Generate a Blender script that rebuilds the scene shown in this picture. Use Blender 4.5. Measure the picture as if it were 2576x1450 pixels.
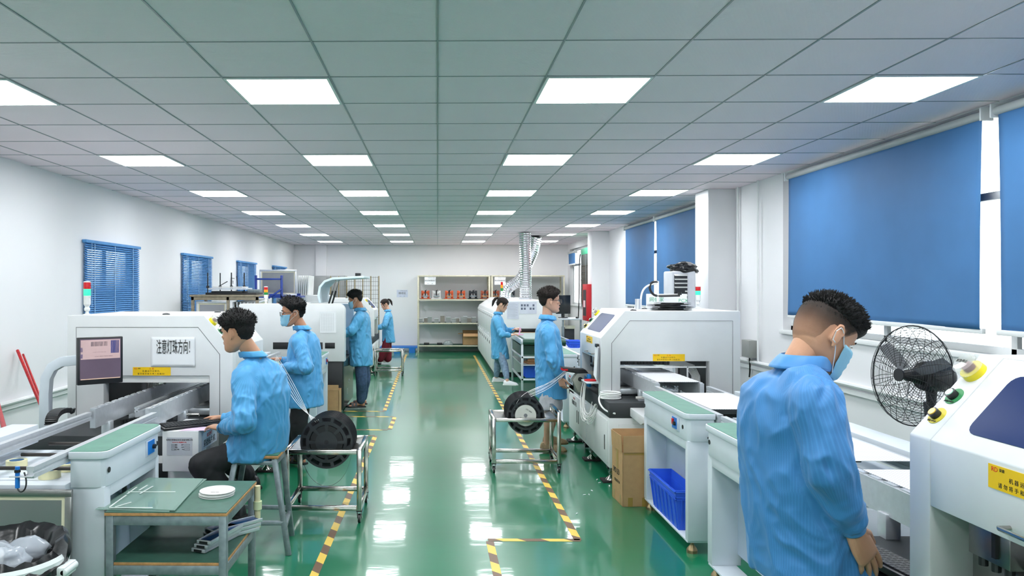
import bpy, bmesh, math, random
from mathutils import Vector, Matrix, noise, Quaternion
random.seed(7)
PI = math.pi
V = Vector
sc = bpy.context.scene
for o in list(bpy.data.objects):
    bpy.data.objects.remove(o)

# ---------------------------------------------------------------- camera, world, exposure
H = 1.70
YAW = math.radians(0.8)
FPX = 1893.0
cam_d = bpy.data.cameras.new('camera')
cam_d.sensor_width = 36.0
cam_d.lens = FPX / 2576 * 36.0
cam_d.shift_x = 213.5 / 2576
cam_d.clip_start = 0.05
cam_d.clip_end = 200
cam = bpy.data.objects.new('camera', cam_d)
sc.collection.objects.link(cam)
cam.location = (0, 0, H)
cam.rotation_euler = (PI / 2, 0, YAW)
sc.camera = cam

LAMP = 19.0          # strength of the ceiling panels
SKY = 5.0            # daylight outside the windows
world = bpy.data.worlds.new('daylight')
sc.world = world
world.use_nodes = True
wn = world.node_tree
wn.nodes['Background'].inputs[0].default_value = (0.93, 0.97, 1.0, 1)
wn.nodes['Background'].inputs[1].default_value = SKY
sc.view_settings.view_transform = 'Standard'
sc.view_settings.look = 'None'
sc.view_settings.gamma = 1
sc.view_settings.use_curve_mapping = False
sc.view_settings.exposure = 0.30
sc.cycles.max_bounces = 8
sc.cycles.diffuse_bounces = 5
sc.cycles.glossy_bounces = 4
sc.cycles.transmission_bounces = 6
sc.cycles.transparent_max_bounces = 8
sc.cycles.caustics_reflective = False
sc.cycles.caustics_refractive = False
sc.cycles.sample_clamp_indirect = 6.0
sc.cycles.use_denoising = True

# ---------------------------------------------------------------- measuring: a photo point at a known depth
_fw = V((-math.sin(YAW), math.cos(YAW), 0)); _rt = V((math.cos(YAW), math.sin(YAW), 0))
def ray(u, v):
    return _fw * FPX + _rt * (u - 1074.5) + V((0, 0, 725 - v))
def at(u, v, Y):
    r = ray(u, v); t = Y / r.y
    return V((0, 0, H)) + r * t
def atz(u, v, z=0.0):
    r = ray(u, v); t = (z - H) / r.z
    return V((0, 0, H)) + r * t
def atx(u, v, X):
    r = ray(u, v); t = X / r.x
    return V((0, 0, H)) + r * t

# ---------------------------------------------------------------- materials
def lin(c):
    return tuple(((x / 255) / 12.92 if x / 255 <= 0.04045 else ((x / 255 + 0.055) / 1.055) ** 2.4) for x in c)
_mats = {}
def mat(name, rgb, rough=0.5, metal=0.0, var=0.05, scale=8.0, bump=0.0, bscale=60.0, emit=0.0, alpha=1.0, trans=0.0, coat=0.0, sheen=0.0, spec=None, sss=0.0):
    if name in _mats: return _mats[name]
    m = bpy.data.materials.new(name); m.use_nodes = True
    nt = m.node_tree; b = nt.nodes['Principled BSDF']
    c = lin(rgb)
    tc = nt.nodes.new('ShaderNodeTexCoord')
    nz = nt.nodes.new('ShaderNodeTexNoise'); nz.inputs['Scale'].default_value = scale; nz.inputs['Detail'].default_value = 4
    nt.links.new(tc.outputs['Object'], nz.inputs['Vector'])
    rp = nt.nodes.new('ShaderNodeValToRGB')
    rp.color_ramp.elements[0].position = 0.3; rp.color_ramp.elements[1].position = 0.7
    rp.color_ramp.elements[0].color = (*[max(0, x * (1 - var)) for x in c], 1)
    rp.color_ramp.elements[1].color = (*[min(1, x * (1 + var)) for x in c], 1)
    nt.links.new(nz.outputs['Fac'], rp.inputs['Fac'])
    nt.links.new(rp.outputs['Color'], b.inputs['Base Color'])
    b.inputs['Roughness'].default_value = rough
    b.inputs['Metallic'].default_value = metal
    if spec is not None: b.inputs['Specular IOR Level'].default_value = spec
    if coat: b.inputs['Coat Weight'].default_value = coat; b.inputs['Coat Roughness'].default_value = 0.05
    if sheen: b.inputs['Sheen Weight'].default_value = sheen
    if trans: b.inputs['Transmission Weight'].default_value = trans
    if sss:
        b.inputs['Subsurface Weight'].default_value = sss
        b.inputs['Subsurface Radius'].default_value = (0.02, 0.008, 0.004)
    b.inputs['Alpha'].default_value = alpha
    if emit:
        nt.links.new(rp.outputs['Color'], b.inputs['Emission Color']); b.inputs['Emission Strength'].default_value = emit
    if bump:
        n2 = nt.nodes.new('ShaderNodeTexNoise'); n2.inputs['Scale'].default_value = bscale; n2.inputs['Detail'].default_value = 5
        nt.links.new(tc.outputs['Object'], n2.inputs['Vector'])
        bp = nt.nodes.new('ShaderNodeBump'); bp.inputs['Strength'].default_value = bump; bp.inputs['Distance'].default_value = 0.004
        nt.links.new(n2.outputs['Fac'], bp.inputs['Height']); nt.links.new(bp.outputs['Normal'], b.inputs['Normal'])
    _mats[name] = m
    return m
def nodes_of(m):
    nt = m.node_tree
    return nt, nt.nodes, nt.links, nt.nodes['Principled BSDF']

# ---------------------------------------------------------------- mesh collector
def basis(d, up=None):
    d = V(d).normalized()
    u = V(up) if up is not None else (V((0, 0, 1)) if abs(d.z) < 0.95 else V((0, 1, 0)))
    a = u.cross(d).normalized(); b = d.cross(a).normalized()
    return a, b, d
class MB:
    def __init__(s, M=None):
        s.bm = bmesh.new(); s.M = M or Matrix(); s.mi = 0
    def vs(s, pts): return [s.bm.verts.new(s.M @ V(p)) for p in pts]
    def face(s, vv):
        try:
            f = s.bm.faces.new(vv); f.material_index = s.mi; return f
        except ValueError: return None
    def poly(s, pts): return s.face(s.vs(pts))
    def box(s, x0, x1, y0, y1, z0, z1):
        p = s.vs([(x0, y0, z0), (x1, y0, z0), (x1, y1, z0), (x0, y1, z0), (x0, y0, z1), (x1, y0, z1), (x1, y1, z1), (x0, y1, z1)])
        for f in ((0, 3, 2, 1), (4, 5, 6, 7), (0, 1, 5, 4), (1, 2, 6, 5), (2, 3, 7, 6), (3, 0, 4, 7)): s.face([p[i] for i in f])
        return s
    def obox(s, c, ax, ay, az, hx, hy, hz):
        c = V(c); ax = V(ax).normalized(); ay = V(ay).normalized(); az = V(az).normalized()
        p = s.vs([c + ax * hx * i + ay * hy * j + az * hz * k for k in (-1, 1) for (i, j) in ((-1, -1), (1, -1), (1, 1), (-1, 1))])
        for f in ((0, 3, 2, 1), (4, 5, 6, 7), (0, 1, 5, 4), (1, 2, 6, 5), (2, 3, 7, 6), (3, 0, 4, 7)): s.face([p[i] for i in f])
        return s
    def beam(s, p0, p1, w, h=None, up=None):
        p0 = V(p0); p1 = V(p1); a, b, d = basis(p1 - p0, up); h = h or w
        return s.obox((p0 + p1) / 2, a, b, d, w / 2, h / 2, (p1 - p0).length / 2)
    def ring(s, c, a, b, ra, rb, n): return [V(c) + a * ra * math.cos(2 * PI * i / n) + b * rb * math.sin(2 * PI * i / n) for i in range(n)]
    def loft(s, rings, cap=True, closed=True):
        R = [s.vs(r) for r in rings]; n = len(R[0])
        for i in range(len(R) - 1):
            for j in range(n if closed else n - 1):
                s.face([R[i][j], R[i][(j + 1) % n], R[i + 1][(j + 1) % n], R[i + 1][j]])
        if cap:
            s.face(list(reversed(R[0]))); s.face(R[-1])
        return s
    def cyl(s, p0, p1, r0, r1=None, n=16):
        p0 = V(p0); p1 = V(p1); a, b, d = basis(p1 - p0); r1 = r0 if r1 is None else r1
        return s.loft([s.ring(p0, a, b, r0, r0, n), s.ring(p1, a, b, r1, r1, n)])
    def tube(s, pts, r, n=8, rad=None, closed=False):
        pts = [V(p) for p in pts]; rings = []; a = None
        m = len(pts)
        for i, p in enumerate(pts):
            if closed: d = (pts[(i + 1) % m] - pts[i - 1])
            else: d = (pts[min(i + 1, m - 1)] - pts[max(i - 1, 0)])
            d = d.normalized() if d.length > 1e-9 else V((0, 0, 1))
            if a is None: a, b, _ = basis(d)
            else:
                a = (a - d * a.dot(d)).normalized(); b = d.cross(a).normalized()
            rr = rad[i] if rad else r
            rings.append(s.ring(p, a, b, rr, rr, n))
        if closed: rings.append(rings[0]); return s.loft(rings, cap=False)
        return s.loft(rings)
    def prism(s, pts, off):
        off = V(off); pts = [V(p) for p in pts]
        A = s.vs(pts); B = s.vs([p + off for p in pts]); n = len(pts)
        s.face(list(reversed(A))); s.face(B)
        for i in range(n): s.face([A[i], A[(i + 1) % n], B[(i + 1) % n], B[i]])
        return s
    def lathe(s, prof, c=(0, 0, 0), d=(0, 0, 1), n=24, cap=True):
        a, b, d = basis(d); c = V(c)
        return s.loft([s.ring(c + d * z, a, b, max(r, 1e-4), max(r, 1e-4), n) for r, z in prof], cap)
    def ell(s, c, r, n=12, m=8, R=None):
        c = V(c); R = R or Matrix(); rings = []
        for i in range(m + 1):
            t = -PI / 2 + PI * (i + (0.15 if i == 0 else -0.15 if i == m else 0)) / m
            rings.append([c + R @ V((r[0] * math.cos(t) * math.cos(2 * PI * j / n), r[1] * math.cos(t) * math.sin(2 * PI * j / n), r[2] * math.sin(t))) for j in range(n)])
        return s.loft(rings)
    def limb(s, pts, rad, n=14):
        pts = [V(p) for p in pts]
        for i in range(len(pts) - 1):
            s.cyl(pts[i], pts[i + 1], rad[i], rad[i + 1], n)
        for p, r in zip(pts, rad): s.ell(p, (r, r, r), n, 8)
        return s
    def build(s, name, m, parent=None, bevel=0.0, seg=2, smooth=True, ang=35, label=None):
        me = bpy.data.meshes.new(name)
        bmesh.ops.recalc_face_normals(s.bm, faces=s.bm.faces)
        if bevel:
            es = [e for e in s.bm.edges if len(e.link_faces) == 2 and e.calc_face_angle(0) > 0.5]
            try: bmesh.ops.bevel(s.bm, geom=es, offset=bevel, segments=seg, affect='EDGES', profile=0.5, clamp_overlap=True)
            except Exception: pass
        s.bm.to_mesh(me); s.bm.free()
        for x in (m if isinstance(m, (list, tuple)) else [m]): me.materials.append(x)
        if smooth and len(me.polygons):
            me.polygons.foreach_set('use_smooth', [True] * len(me.polygons))
            me.set_sharp_from_angle(angle=math.radians(ang))
        o = bpy.data.objects.new(name, me)
        sc.collection.objects.link(o)
        if parent is not None: o.parent = parent
        if label: o['label'] = label
        return o
def thing(name, label, cat, loc=(0, 0, 0), rz=0.0, group=None):
    o = bpy.data.objects.new(name, None); sc.collection.objects.link(o)
    o.empty_display_size = 0.1
    o.location = loc; o.rotation_euler = (0, 0, rz); o['label'] = label; o['category'] = cat
    if group: o['group'] = group
    return o
def tag(o, label, cat, group=None, kind=None):
    o['label'] = label; o['category'] = cat
    if group: o['group'] = group
    if kind: o['kind'] = kind
    return o
def dup(root, loc=None, rz=None, label=None, group=None):
    def cp(o, par):
        c = o.copy(); sc.collection.objects.link(c)
        if par is not None: c.parent = par
        for ch in [k for k in o.children]: cp(ch, c)
        return c
    r = cp(root, None)
    if loc is not None: r.location = loc
    if rz is not None: r.rotation_euler = (0, 0, rz)
    if label: r['label'] = label
    if group: r['group'] = group
    return r
def pieces(mb, name, m, parent, **k):
    seen = set(); out = []
    for v0 in list(mb.bm.verts):
        if v0 in seen: continue
        st = [v0]; isl = []; seen.add(v0)
        while st:
            v = st.pop(); isl.append(v)
            for e in v.link_edges:
                w = e.other_vert(v)
                if w not in seen: seen.add(w); st.append(w)
        q = MB(); mp = {v: q.bm.verts.new(v.co) for v in isl}
        for f in {f for v in isl for f in v.link_faces}: q.bm.faces.new([mp[v] for v in f.verts]).material_index = f.material_index
        out.append(q.build(name, m, parent, **k))
    mb.bm.free(); return out
def struct(name, mb, m, parent=None, **k):
    o = mb.build(name, m, parent, **k)
    if parent is None: o['kind'] = 'structure'
    return o
def text(name, s, size, m, org, right, up, parent=None, align='CENTER', sx=1.0, thick=0.0004, label=None):
    cu = bpy.data.curves.new('t', 'FONT'); cu.body = s; cu.size = size; cu.align_x = align; cu.align_y = 'CENTER'; cu.extrude = thick; cu.resolution_u = 2
    o = bpy.data.objects.new('t', cu); sc.collection.objects.link(o)
    bpy.context.view_layer.update()
    me = bpy.data.meshes.new_from_object(o.evaluated_get(bpy.context.evaluated_depsgraph_get()))
    bpy.data.objects.remove(o); bpy.data.curves.remove(cu)
    r = V(right).normalized(); u = V(up).normalized(); n = r.cross(u)
    M = Matrix.Translation(V(org)) @ Matrix((r, u, n)).transposed().to_4x4() @ Matrix.Scale(sx, 4, V((1, 0, 0)))
    me.transform(M); me.name = name
    me.materials.clear(); me.materials.append(m)
    o = bpy.data.objects.new(name, me); sc.collection.objects.link(o)
    if parent is not None: o.parent = parent
    if label: o['label'] = label
    return o
def fast_eval(o, mods):
    for t, kw in mods:
        md = o.modifiers.new('m', t)
        for k, v in kw.items(): setattr(md, k, v)
    bpy.context.view_layer.update()
    me = bpy.data.meshes.new_from_object(o.evaluated_get(bpy.context.evaluated_depsgraph_get()))
    old = o.data; o.modifiers.clear(); o.data = me; bpy.data.meshes.remove(old)
    me.name = o.name
    return o

# ---------------------------------------------------------------- palette
M_wall = mat('wall_paint', (238, 238, 240), 0.75, var=0.015, scale=1.2, bump=0.08, bscale=25)
M_white = mat('machine_white_enamel', (226, 227, 228), 0.42, var=0.02, bump=0.03, bscale=300)
M_cool = mat('cabinet_cool_white', (214, 221, 229), 0.42, var=0.02, bump=0.03, bscale=300)
M_grey = mat('recess_grey_blue', (172, 186, 204), 0.5, var=0.03)
M_gran = mat('granite_slab', (52, 55, 58), 0.55, var=0.35, scale=400)
M_black = mat('black_plastic', (22, 23, 26), 0.4, var=0.15)
M_dark = mat('dark_steel', (48, 50, 54), 0.45, 0.5, var=0.15)
M_steel = mat('polished_stainless', (182, 178, 172), 0.16, 1.0, var=0.06, scale=30, bump=0.04, bscale=80)
M_brush = mat('brushed_stainless', (150, 148, 146), 0.3, 1.0, var=0.12, scale=14, bump=0.08, bscale=200)
M_alu = mat('aluminium_profile', (212, 215, 220), 0.32, 0.5, var=0.05, scale=30)
M_galv = mat('galvanised_steel', (136, 147, 152), 0.45, 0.55, var=0.18, scale=25, bump=0.1)
M_mat = mat('green_rubber_mat', (66, 118, 98), 0.55, var=0.10, scale=12, bump=0.05)
M_matp = mat('pale_green_mat', (86, 138, 120), 0.5, var=0.08, scale=12)
M_ply = mat('plywood_edge', (190, 140, 90), 0.6, var=0.2, scale=40)
M_blue = mat('control_blue', (20, 118, 205), 0.4)
M_red = mat('red_plastic', (205, 25, 35), 0.35)
M_yel = mat('yellow_plastic', (240, 220, 30), 0.35)
M_sticker = mat('sticker_yellow', (246, 200, 8), 0.4)
M_ink = mat('black_ink', (30, 28, 28), 0.6)
M_redink = mat('red_ink', (215, 40, 30), 0.6)
M_paper = mat('white_paper', (240, 241, 244), 0.7, var=0.02)
M_card = mat('cardboard', (186, 148, 104), 0.8, var=0.06, scale=20, bump=0.1)
M_cardin = mat('cardboard_inside', (160, 112, 76), 0.85, var=0.08, scale=20)
M_tapeb = mat('parcel_tape', (168, 136, 70), 0.3, var=0.05)
M_bin = mat('blue_crate_plastic', (48, 102, 228), 0.4, var=0.05)
M_brass = mat('brass_foot', (150, 132, 100), 0.35, 0.9)
M_rub = mat('rubber_foot', (34, 32, 32), 0.8)
M_cream = mat('cream_steel_angle', (206, 200, 178), 0.5, var=0.12, scale=20)
M_glassd = mat('tinted_window', (18, 46, 98), 0.35, var=0.03, spec=0.08)
M_screen = mat('dark_screen', (24, 26, 28), 0.25)
M_wplas = mat('white_plastic', (236, 236, 234), 0.35, var=0.02)
M_orange = mat('orange_painted_jig', (205, 88, 44), 0.5, var=0.15, scale=30)
M_gbox = mat('grey_component_tray', (168, 172, 172), 0.5, var=0.15, scale=60)
M_board = mat('white_circuit_board', (240, 240, 244), 0.35)
nt, N, L, B = nodes_of(M_board)
_c = N.new('ShaderNodeTexCoord'); _v = N.new('ShaderNodeTexVoronoi'); _v.inputs['Scale'].default_value = 62; _v.inputs['Randomness'].default_value = 0
L.new(_c.outputs['Object'], _v.inputs['Vector'])
_r = N.new('ShaderNodeValToRGB'); _r.color_ramp.elements[0].position = 0.22; _r.color_ramp.elements[1].position = 0.3
_r.color_ramp.elements[0].color = (0.5, 0.5, 0.56, 1); _r.color_ramp.elements[1].color = (0.88, 0.88, 0.91, 1)
L.new(_v.outputs['Distance'], _r.inputs['Fac']); L.new(_r.outputs['Color'], B.inputs['Base Color'])

# floor: green epoxy, glossy, slightly wavy
M_floor = mat('green_epoxy_floor', (18, 114, 78), 0.1, var=0.10, scale=0.8, spec=0.5, coat=0.75)
nt, N, L, B = nodes_of(M_floor)
_c = N.new('ShaderNodeTexCoord')
_n = N.new('ShaderNodeTexNoise'); _n.inputs['Scale'].default_value = 3.0; _n.inputs['Detail'].default_value = 6; L.new(_c.outputs['Object'], _n.inputs['Vector'])
_r = N.new('ShaderNodeMapRange'); _r.inputs['To Min'].default_value = 0.02; _r.inputs['To Max'].default_value = 0.11
L.new(_n.outputs['Fac'], _r.inputs['Value']); L.new(_r.outputs['Result'], B.inputs['Coat Roughness']); B.inputs['Roughness'].default_value = .3
_mp = N.new('ShaderNodeMapping'); _mp.inputs['Scale'].default_value = (1.0, 2.2, 1.0); L.new(_c.outputs['Object'], _mp.inputs['Vector'])
_n2 = N.new('ShaderNodeTexNoise'); _n2.inputs['Scale'].default_value = 2.6; _n2.inputs['Detail'].default_value = 3; L.new(_mp.outputs['Vector'], _n2.inputs['Vector'])
_b = N.new('ShaderNodeBump'); _b.inputs['Strength'].default_value = 0.13; _b.inputs['Distance'].default_value = 0.010
L.new(_n2.outputs['Fac'], _b.inputs['Height']); L.new(_b.outputs['Normal'], B.inputs['Normal']); L.new(_b.outputs['Normal'], B.inputs['Coat Normal'])

# ceiling tile: pale grey with a fine perforation
M_ceil = mat('ceiling_tile', (246, 230, 238), 0.6, var=0.02, scale=1.0)
nt, N, L, B = nodes_of(M_ceil)
_c = N.new('ShaderNodeTexCoord')
_v = N.new('ShaderNodeTexVoronoi'); _v.inputs['Scale'].default_value = 55; _v.inputs['Randomness'].default_value = 0.0
_mp = N.new('ShaderNodeMapping'); _mp.inputs['Rotation'].default_value = (0, 0, 0.5); L.new(_c.outputs['Object'], _mp.inputs['Vector']); L.new(_mp.outputs['Vector'], _v.inputs['Vector'])
_b = N.new('ShaderNodeBump'); _b.inputs['Strength'].default_value = 0.4; _b.inputs['Distance'].default_value = 0.003
L.new(_v.outputs['Distance'], _b.inputs['Height']); L.new(_b.outputs['Normal'], B.inputs['Normal'])
M_grid = mat('ceiling_grid_bar', (150, 154, 158), 0.4, 0.2)

# translucent blue blind cloth: lets some daylight through
M_blind = mat('blue_blind_cloth', (78, 136, 192), 0.6, var=0.06, scale=3, bump=0.12, bscale=8)
nt, N, L, B = nodes_of(M_blind)
_t = N.new('ShaderNodeBsdfTranslucent'); _t.inputs['Color'].default_value = (*lin((84, 150, 215)), 1)
_mx = N.new('ShaderNodeMixShader'); _mx.inputs[0].default_value = 0.3
L.new(B.outputs[0], _mx.inputs[1]); L.new(_t.outputs[0], _mx.inputs[2]); L.new(_mx.outputs[0], N['Material Output'].inputs['Surface'])
M_slat = mat('blue_venetian_slat', (84, 146, 204), 0.65, var=0.06)
M_glass = mat('clear_glass', (240, 250, 250), 0.02, trans=1.0, var=0.0)
M_diff = mat('lamp_diffuser', (250, 253, 255), 0.5, var=0.0, emit=LAMP)
M_frame = mat('window_frame_white', (236, 238, 238), 0.45, var=0.02)
def glow(name, rgb, e): return mat(name, rgb, 0.3, var=0.0, emit=e)
# ================================================================ ROOM SHELL
ZC = H + 1.174
XL, XR, Y0, Y1 = -3.905, 3.52, -2.0, 20.4
struct('floor', MB().box(XL - .2, XR + .2, Y0 - .2, Y1 + .2, -0.1, 0), M_floor)
cl = MB().box(XL - .2, XR + .2, Y0 - .2, Y1 + .2, ZC, ZC + .1)
ceiling = struct('ceiling', cl, M_ceil)
g = MB(); T = 0.6; yb = 4.17
xs = [k * T for k in range(-6, 6)]
for x in xs: g.box(x - .0045, x + .0045, Y0, Y1, ZC - .004, ZC)
k = int((Y0 - yb) // T) + 1
while yb + k * T < Y1:
    y = yb + k * T; g.box(XL, XR, y - .0035, y + .0035, ZC - .003, ZC); k += 1
g.build('ceiling_grid', M_grid, ceiling, smooth=False)
struct('wall_far', MB().box(XL - .2, XR + .2, Y1, Y1 + .2, 0, ZC), M_wall)
w_ = MB(); w_.box(XL - .2, -2.2, Y0 - .2, Y0, 0, ZC); w_.box(2.2, XR + .2, Y0 - .2, Y0, 0, ZC); w_.box(-2.2, 2.2, Y0 - .2, Y0, 0, .95); w_.box(-2.2, 2.2, Y0 - .2, Y0, 2.5, ZC)
struct('wall_near', w_, M_wall)
w_ = MB()
for x in (-2.2, -.73, .68, 2.15): w_.box(x, x + .05, Y0 - .14, Y0 - .08, .95, 2.5)
w_.box(-2.2, 2.2, Y0 - .14, Y0 - .08, .95, 1.0); w_.box(-2.2, 2.2, Y0 - .14, Y0 - .08, 2.45, 2.5)
wf_ = struct('window_9', w_, M_frame, bevel=.004)  # unseen window, added behind the camera to brighten the near ceiling
MB().box(-2.19, 2.19, Y0 - .113, Y0 - .107, .96, 2.49).build('window_pane', M_glass, wf_, smooth=False)

def wall_side(name, X, out, holes, zt=ZC):
    """wall along Y at X, thickness .2 outward, rectangular holes (y0,y1,z0,z1)"""
    mb = MB(); xa, xb = (X - .2, X) if out < 0 else (X, X + .2)
    y = Y0
    for (a, b, z0, z1) in sorted(holes):
        mb.box(xa, xb, y, a, 0, zt); mb.box(xa, xb, a, b, 0, z0)
        if z1 < zt - .001: mb.box(xa, xb, a, b, z1, zt)
        y = b
    mb.box(xa, xb, y, Y1, 0, zt)
    return struct(name, mb, M_wall)
LW = [(8.22, 9.72), (11.37, 12.87), (14.52, 16.02), (17.67, 19.2)]
wall_side('wall_left', XL, -1, [(a + .014 * a, b - .05, 1.1, 2.2) for a, b in LW])
RW = [(-1.5, 1.9, 1.27, ZC - .01), (2.0, 7.72, 1.27, ZC - .01), (9.6, 14.0, 1.27, ZC - .01), (16.6, 20.1, 1.27, 2.72)]
wall_side('wall_right', XR, 1, RW)
# pillars, beam lines, joints
for i, (xa, ya, yb_) in enumerate([(3.2, 8.95, 9.4), (3.17, 15.5, 15.95)]):
    struct('trim_%d' % (i + 1), MB().box(xa, XR + .05, ya, yb_, 0, ZC), M_wall, bevel=.01)
struct('trim_3', MB().box(-3.3, -3.0, Y1 - .12, Y1 + .05, 0, ZC), M_wall, bevel=.005)
# conduit lines along the walls
c = MB(); c.tube([(XL + .03, Y0, .66), (XL + .03, 20, .66)], .022, 8); c.box(XL, XL + .03, Y0, 20, .60, .635)
struct('trim_4', c, M_frame)
c = MB(); c.tube([(XR - .03, 0, .88), (XR - .03, 8.9, .88)], .022, 8); c.box(XR - .03, XR, Y0, 8.9, .80, .84)
struct('trim_5', c, M_frame)
c = MB(); c.tube([(XR - .03, 8.25, .9), (XR - .03, 8.25, ZC)], .012, 8); c.tube([(XR - .03, 8.8, 1.2), (XR - .03, 8.8, ZC)], .012, 8)
struct('trim_6', c, M_frame)

# windows: left (venetian), right (big)
def window(n, X, out, y0, y1, z0, z1, mull, trans=None):
    mb = MB(); a, b = (X - .14, X - .08) if out < 0 else (X + .08, X + .14); w = .05
    mb.box(a, b, y0, y1, z0, z0 + w); mb.box(a, b, y0, y1, z1 - w, z1); mb.box(a, b, y0, y0 + w, z0, z1); mb.box(a, b, y1 - w, y1, z0, z1)
    for y in mull: mb.box(a, b, y - w / 2, y + w / 2, z0, z1)
    if trans: mb.box(a, b, y0, y1, trans - w / 2, trans + w / 2)
    f = struct('window_%d' % n, mb, M_frame, bevel=.004)
    m = (a + b) / 2
    MB().box(m - .003, m + .003, y0 + .01, y1 - .01, z0 + .01, z1 - .01).build('window_pane', M_glass, f, smooth=False)
    s = MB()
    if out > 0: s.box(X - .03, X + .08, y0 - .03, y1 + .03, z0 - .035, z0 + .004)
    else: s.box(X - .08, X + .02, y0, y1, z0 - .02, z0 + .004)
    s.build('window_sill', M_frame, f, bevel=.004)
    return f
for i, (a, b) in enumerate(LW): window(i + 1, XL, -1, a + .014 * a, b - .05, 1.1, 2.2, [(a + b) / 2])
window(5, XR, 1, 2.0, 7.72, 1.27, ZC - .01, [3.4, 4.75, 6.1], 2.3)
window(6, XR, 1, 9.6, 14.0, 1.27, ZC - .01, [11, 12.4], 2.3)
window(7, XR, 1, 16.6, 20.1, 1.27, 2.72, [17.9, 19.0], 2.3)
window(8, XR, 1, -1.5, 1.9, 1.27, ZC - .01, [.2], 2.3)

# ---- venetian blinds on the left wall
def venetian(y0, y1, zb, tilt, label):
    t = thing('venetian_blind', label, 'blind', (XL, y0, 0), 0, 'venetian blinds on the left wall')
    w = y1 - y0; zt = 2.235
    MB().box(.005, .055, 0, w, zt - .035, zt).build('headrail', M_slat, t, bevel=.004)
    s = MB(); n = int((zt - .05 - zb) / .0245)
    for i in range(n):
        z = zt - .05 - i * .0245
        dz = .01165
        s.prism([(.018, .01, z + dz), (.042, .01, z - dz), (.0425, .01, z - dz + .001), (.0185, .01, z + dz + .001)], (0, w - .02, 0))
    s.build('slat', M_slat, t, smooth=False)
    c = MB()
    for y in (w * .15, w * .5, w * .85): c.box(.042, .045, y - .006, y + .006, zb, zt - .03)
    c.tube([(.06, .12, zt - .03), (.06, .12, zt - .75)], .004, 6)
    pieces(c, 'cord', mat('blind_cord', (150, 190, 225), .5), t)
    MB().box(.018, .042, .01, w - .01, zb - .02, zb - .004).build('bottom_rail', M_slat, t, bevel=.003)
venetian(8.2, 9.72, 1.36, 1, 'blue venetian blind, nearest of those on the left wall, above the left machine')
venetian(11.37, 12.87, 1.2, 1, 'blue venetian blind behind the rack holding solder stencils')
venetian(14.52, 16.02, 1.2, 1, 'blue venetian blind just left of the blue steel rack')
venetian(17.67, 19.2, 1.2, 1, 'farthest blue venetian blind, only its top showing over the blue steel rack')

# ---- roller blinds on the right
def roller(y0, y1, zb, label, group='blue roller blinds on the right windows', zt=2.80):
    t = thing('roller_blind', label, 'blind', (XR - .05, y0, 0), 0, group)
    w = y1 - y0
    r = MB(); r.cyl((0, 0, zt), (0, w, zt), .028, n=14); r.build('roller_tube', mat('roller_tube_grey', (176, 180, 180), .4), t)
    b = MB(); b.box(-.035, .045, -.012, 0, zt - .04, zt + .045); b.box(-.035, .045, w, w + .012, zt - .04, zt + .045); pieces(b, 'bracket', M_frame, t)
    nx = 48; nz = 30; c = MB(); grid = []
    for j in range(nz + 1):
        row = []
        for i in range(nx + 1):
            y = .02 + (w - .04) * i / nx; z = zb + (zt - zb) * j / nz; q = 1 - j / nz
            edge = .012 * math.sin(q * 2.6) * (1 if i == nx else -1 if i == 0 else 0)
            x = -.004 + .014 * q * math.sin(y * 2.1 + y0) + .006 * q * noise.noise(V((y * 3, z * 1.2, y0)))
            row.append((x, y - edge * (1 if i == 0 else 1) * .8, z))
        grid.append(row)
    R = [c.vs(r_) for r_ in grid]
    for j in range(nz):
        for i in range(nx): c.face([R[j][i], R[j][i + 1], R[j + 1][i + 1], R[j + 1][i]])
    cl = c.build('cloth', M_blind, t)
    fast_eval(cl, [('SOLIDIFY', dict(thickness=.0015))])
    MB().box(-.012, .014, .01, w - .01, zb - .028, zb + .006).build('bottom_bar', M_frame, t, bevel=.004)
roller(4.82, 7.5, 1.435, 'wide blue roller blind right of the bowed man, nearer the room corner pillar')
roller(2.05, 4.72, 1.435, 'nearest large blue roller blind at the right edge, behind the black fan')
roller(-1.4, 1.9, 1.435, 'blue roller blind on the window beside the camera, out of the picture')
roller(9.9, 12.0, 1.40, 'blue roller blind just behind the air cooler, right one of the far pair')
roller(12.06, 13.95, 1.40, 'blue roller blind left of the pair behind the magnifier lamp')
roller(19.0, 20.0, 2.32, 'short blue roller blind, rolled nearly up, at the far right corner window', zt=2.62)

# ---- ceiling panels
lt = None
xn = {-2.7: 'leftmost', -.9: 'second from the left', .9: 'third from the left', 2.7: 'rightmost'}
rows = ['row nearest the camera', 'second row', 'third row', 'fourth row', 'fifth row', 'sixth row', 'last row']
for r in range(-2, 7):
    for x in (-2.7, -.9, .9, 2.7):
        y = 4.47 + 2.4 * r
        if r >= 0: lab = 'square white ceiling panel light, %s of four in the %s' % (xn[x].replace('second from the left', 'second').replace('third from the left', 'third'), rows[r])
        else: lab = 'white ceiling panel light above the camera, %s, %s row back' % (xn[x], ['', 'first', 'second'][-r])
        if lt is None:
            lt = thing('ceiling_light', lab, 'ceiling light', (x, y, ZC), 0, 'ceiling panel lights')
            f = MB()
            for (a, b, c_, d) in ((-.295, .295, -.295, -.28), (-.295, .295, .28, .295), (-.295, -.28, -.28, .28), (.28, .295, -.28, .28)): f.box(a, b, c_, d, -.010, -.001)
            f.build('frame', M_frame, lt)
            MB().box(-.28, .28, -.28, .28, -.008, -.003).build('diffuser', M_diff, lt, smooth=False)
        else: dup(lt, (x, y, ZC), 0, lab)

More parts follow.
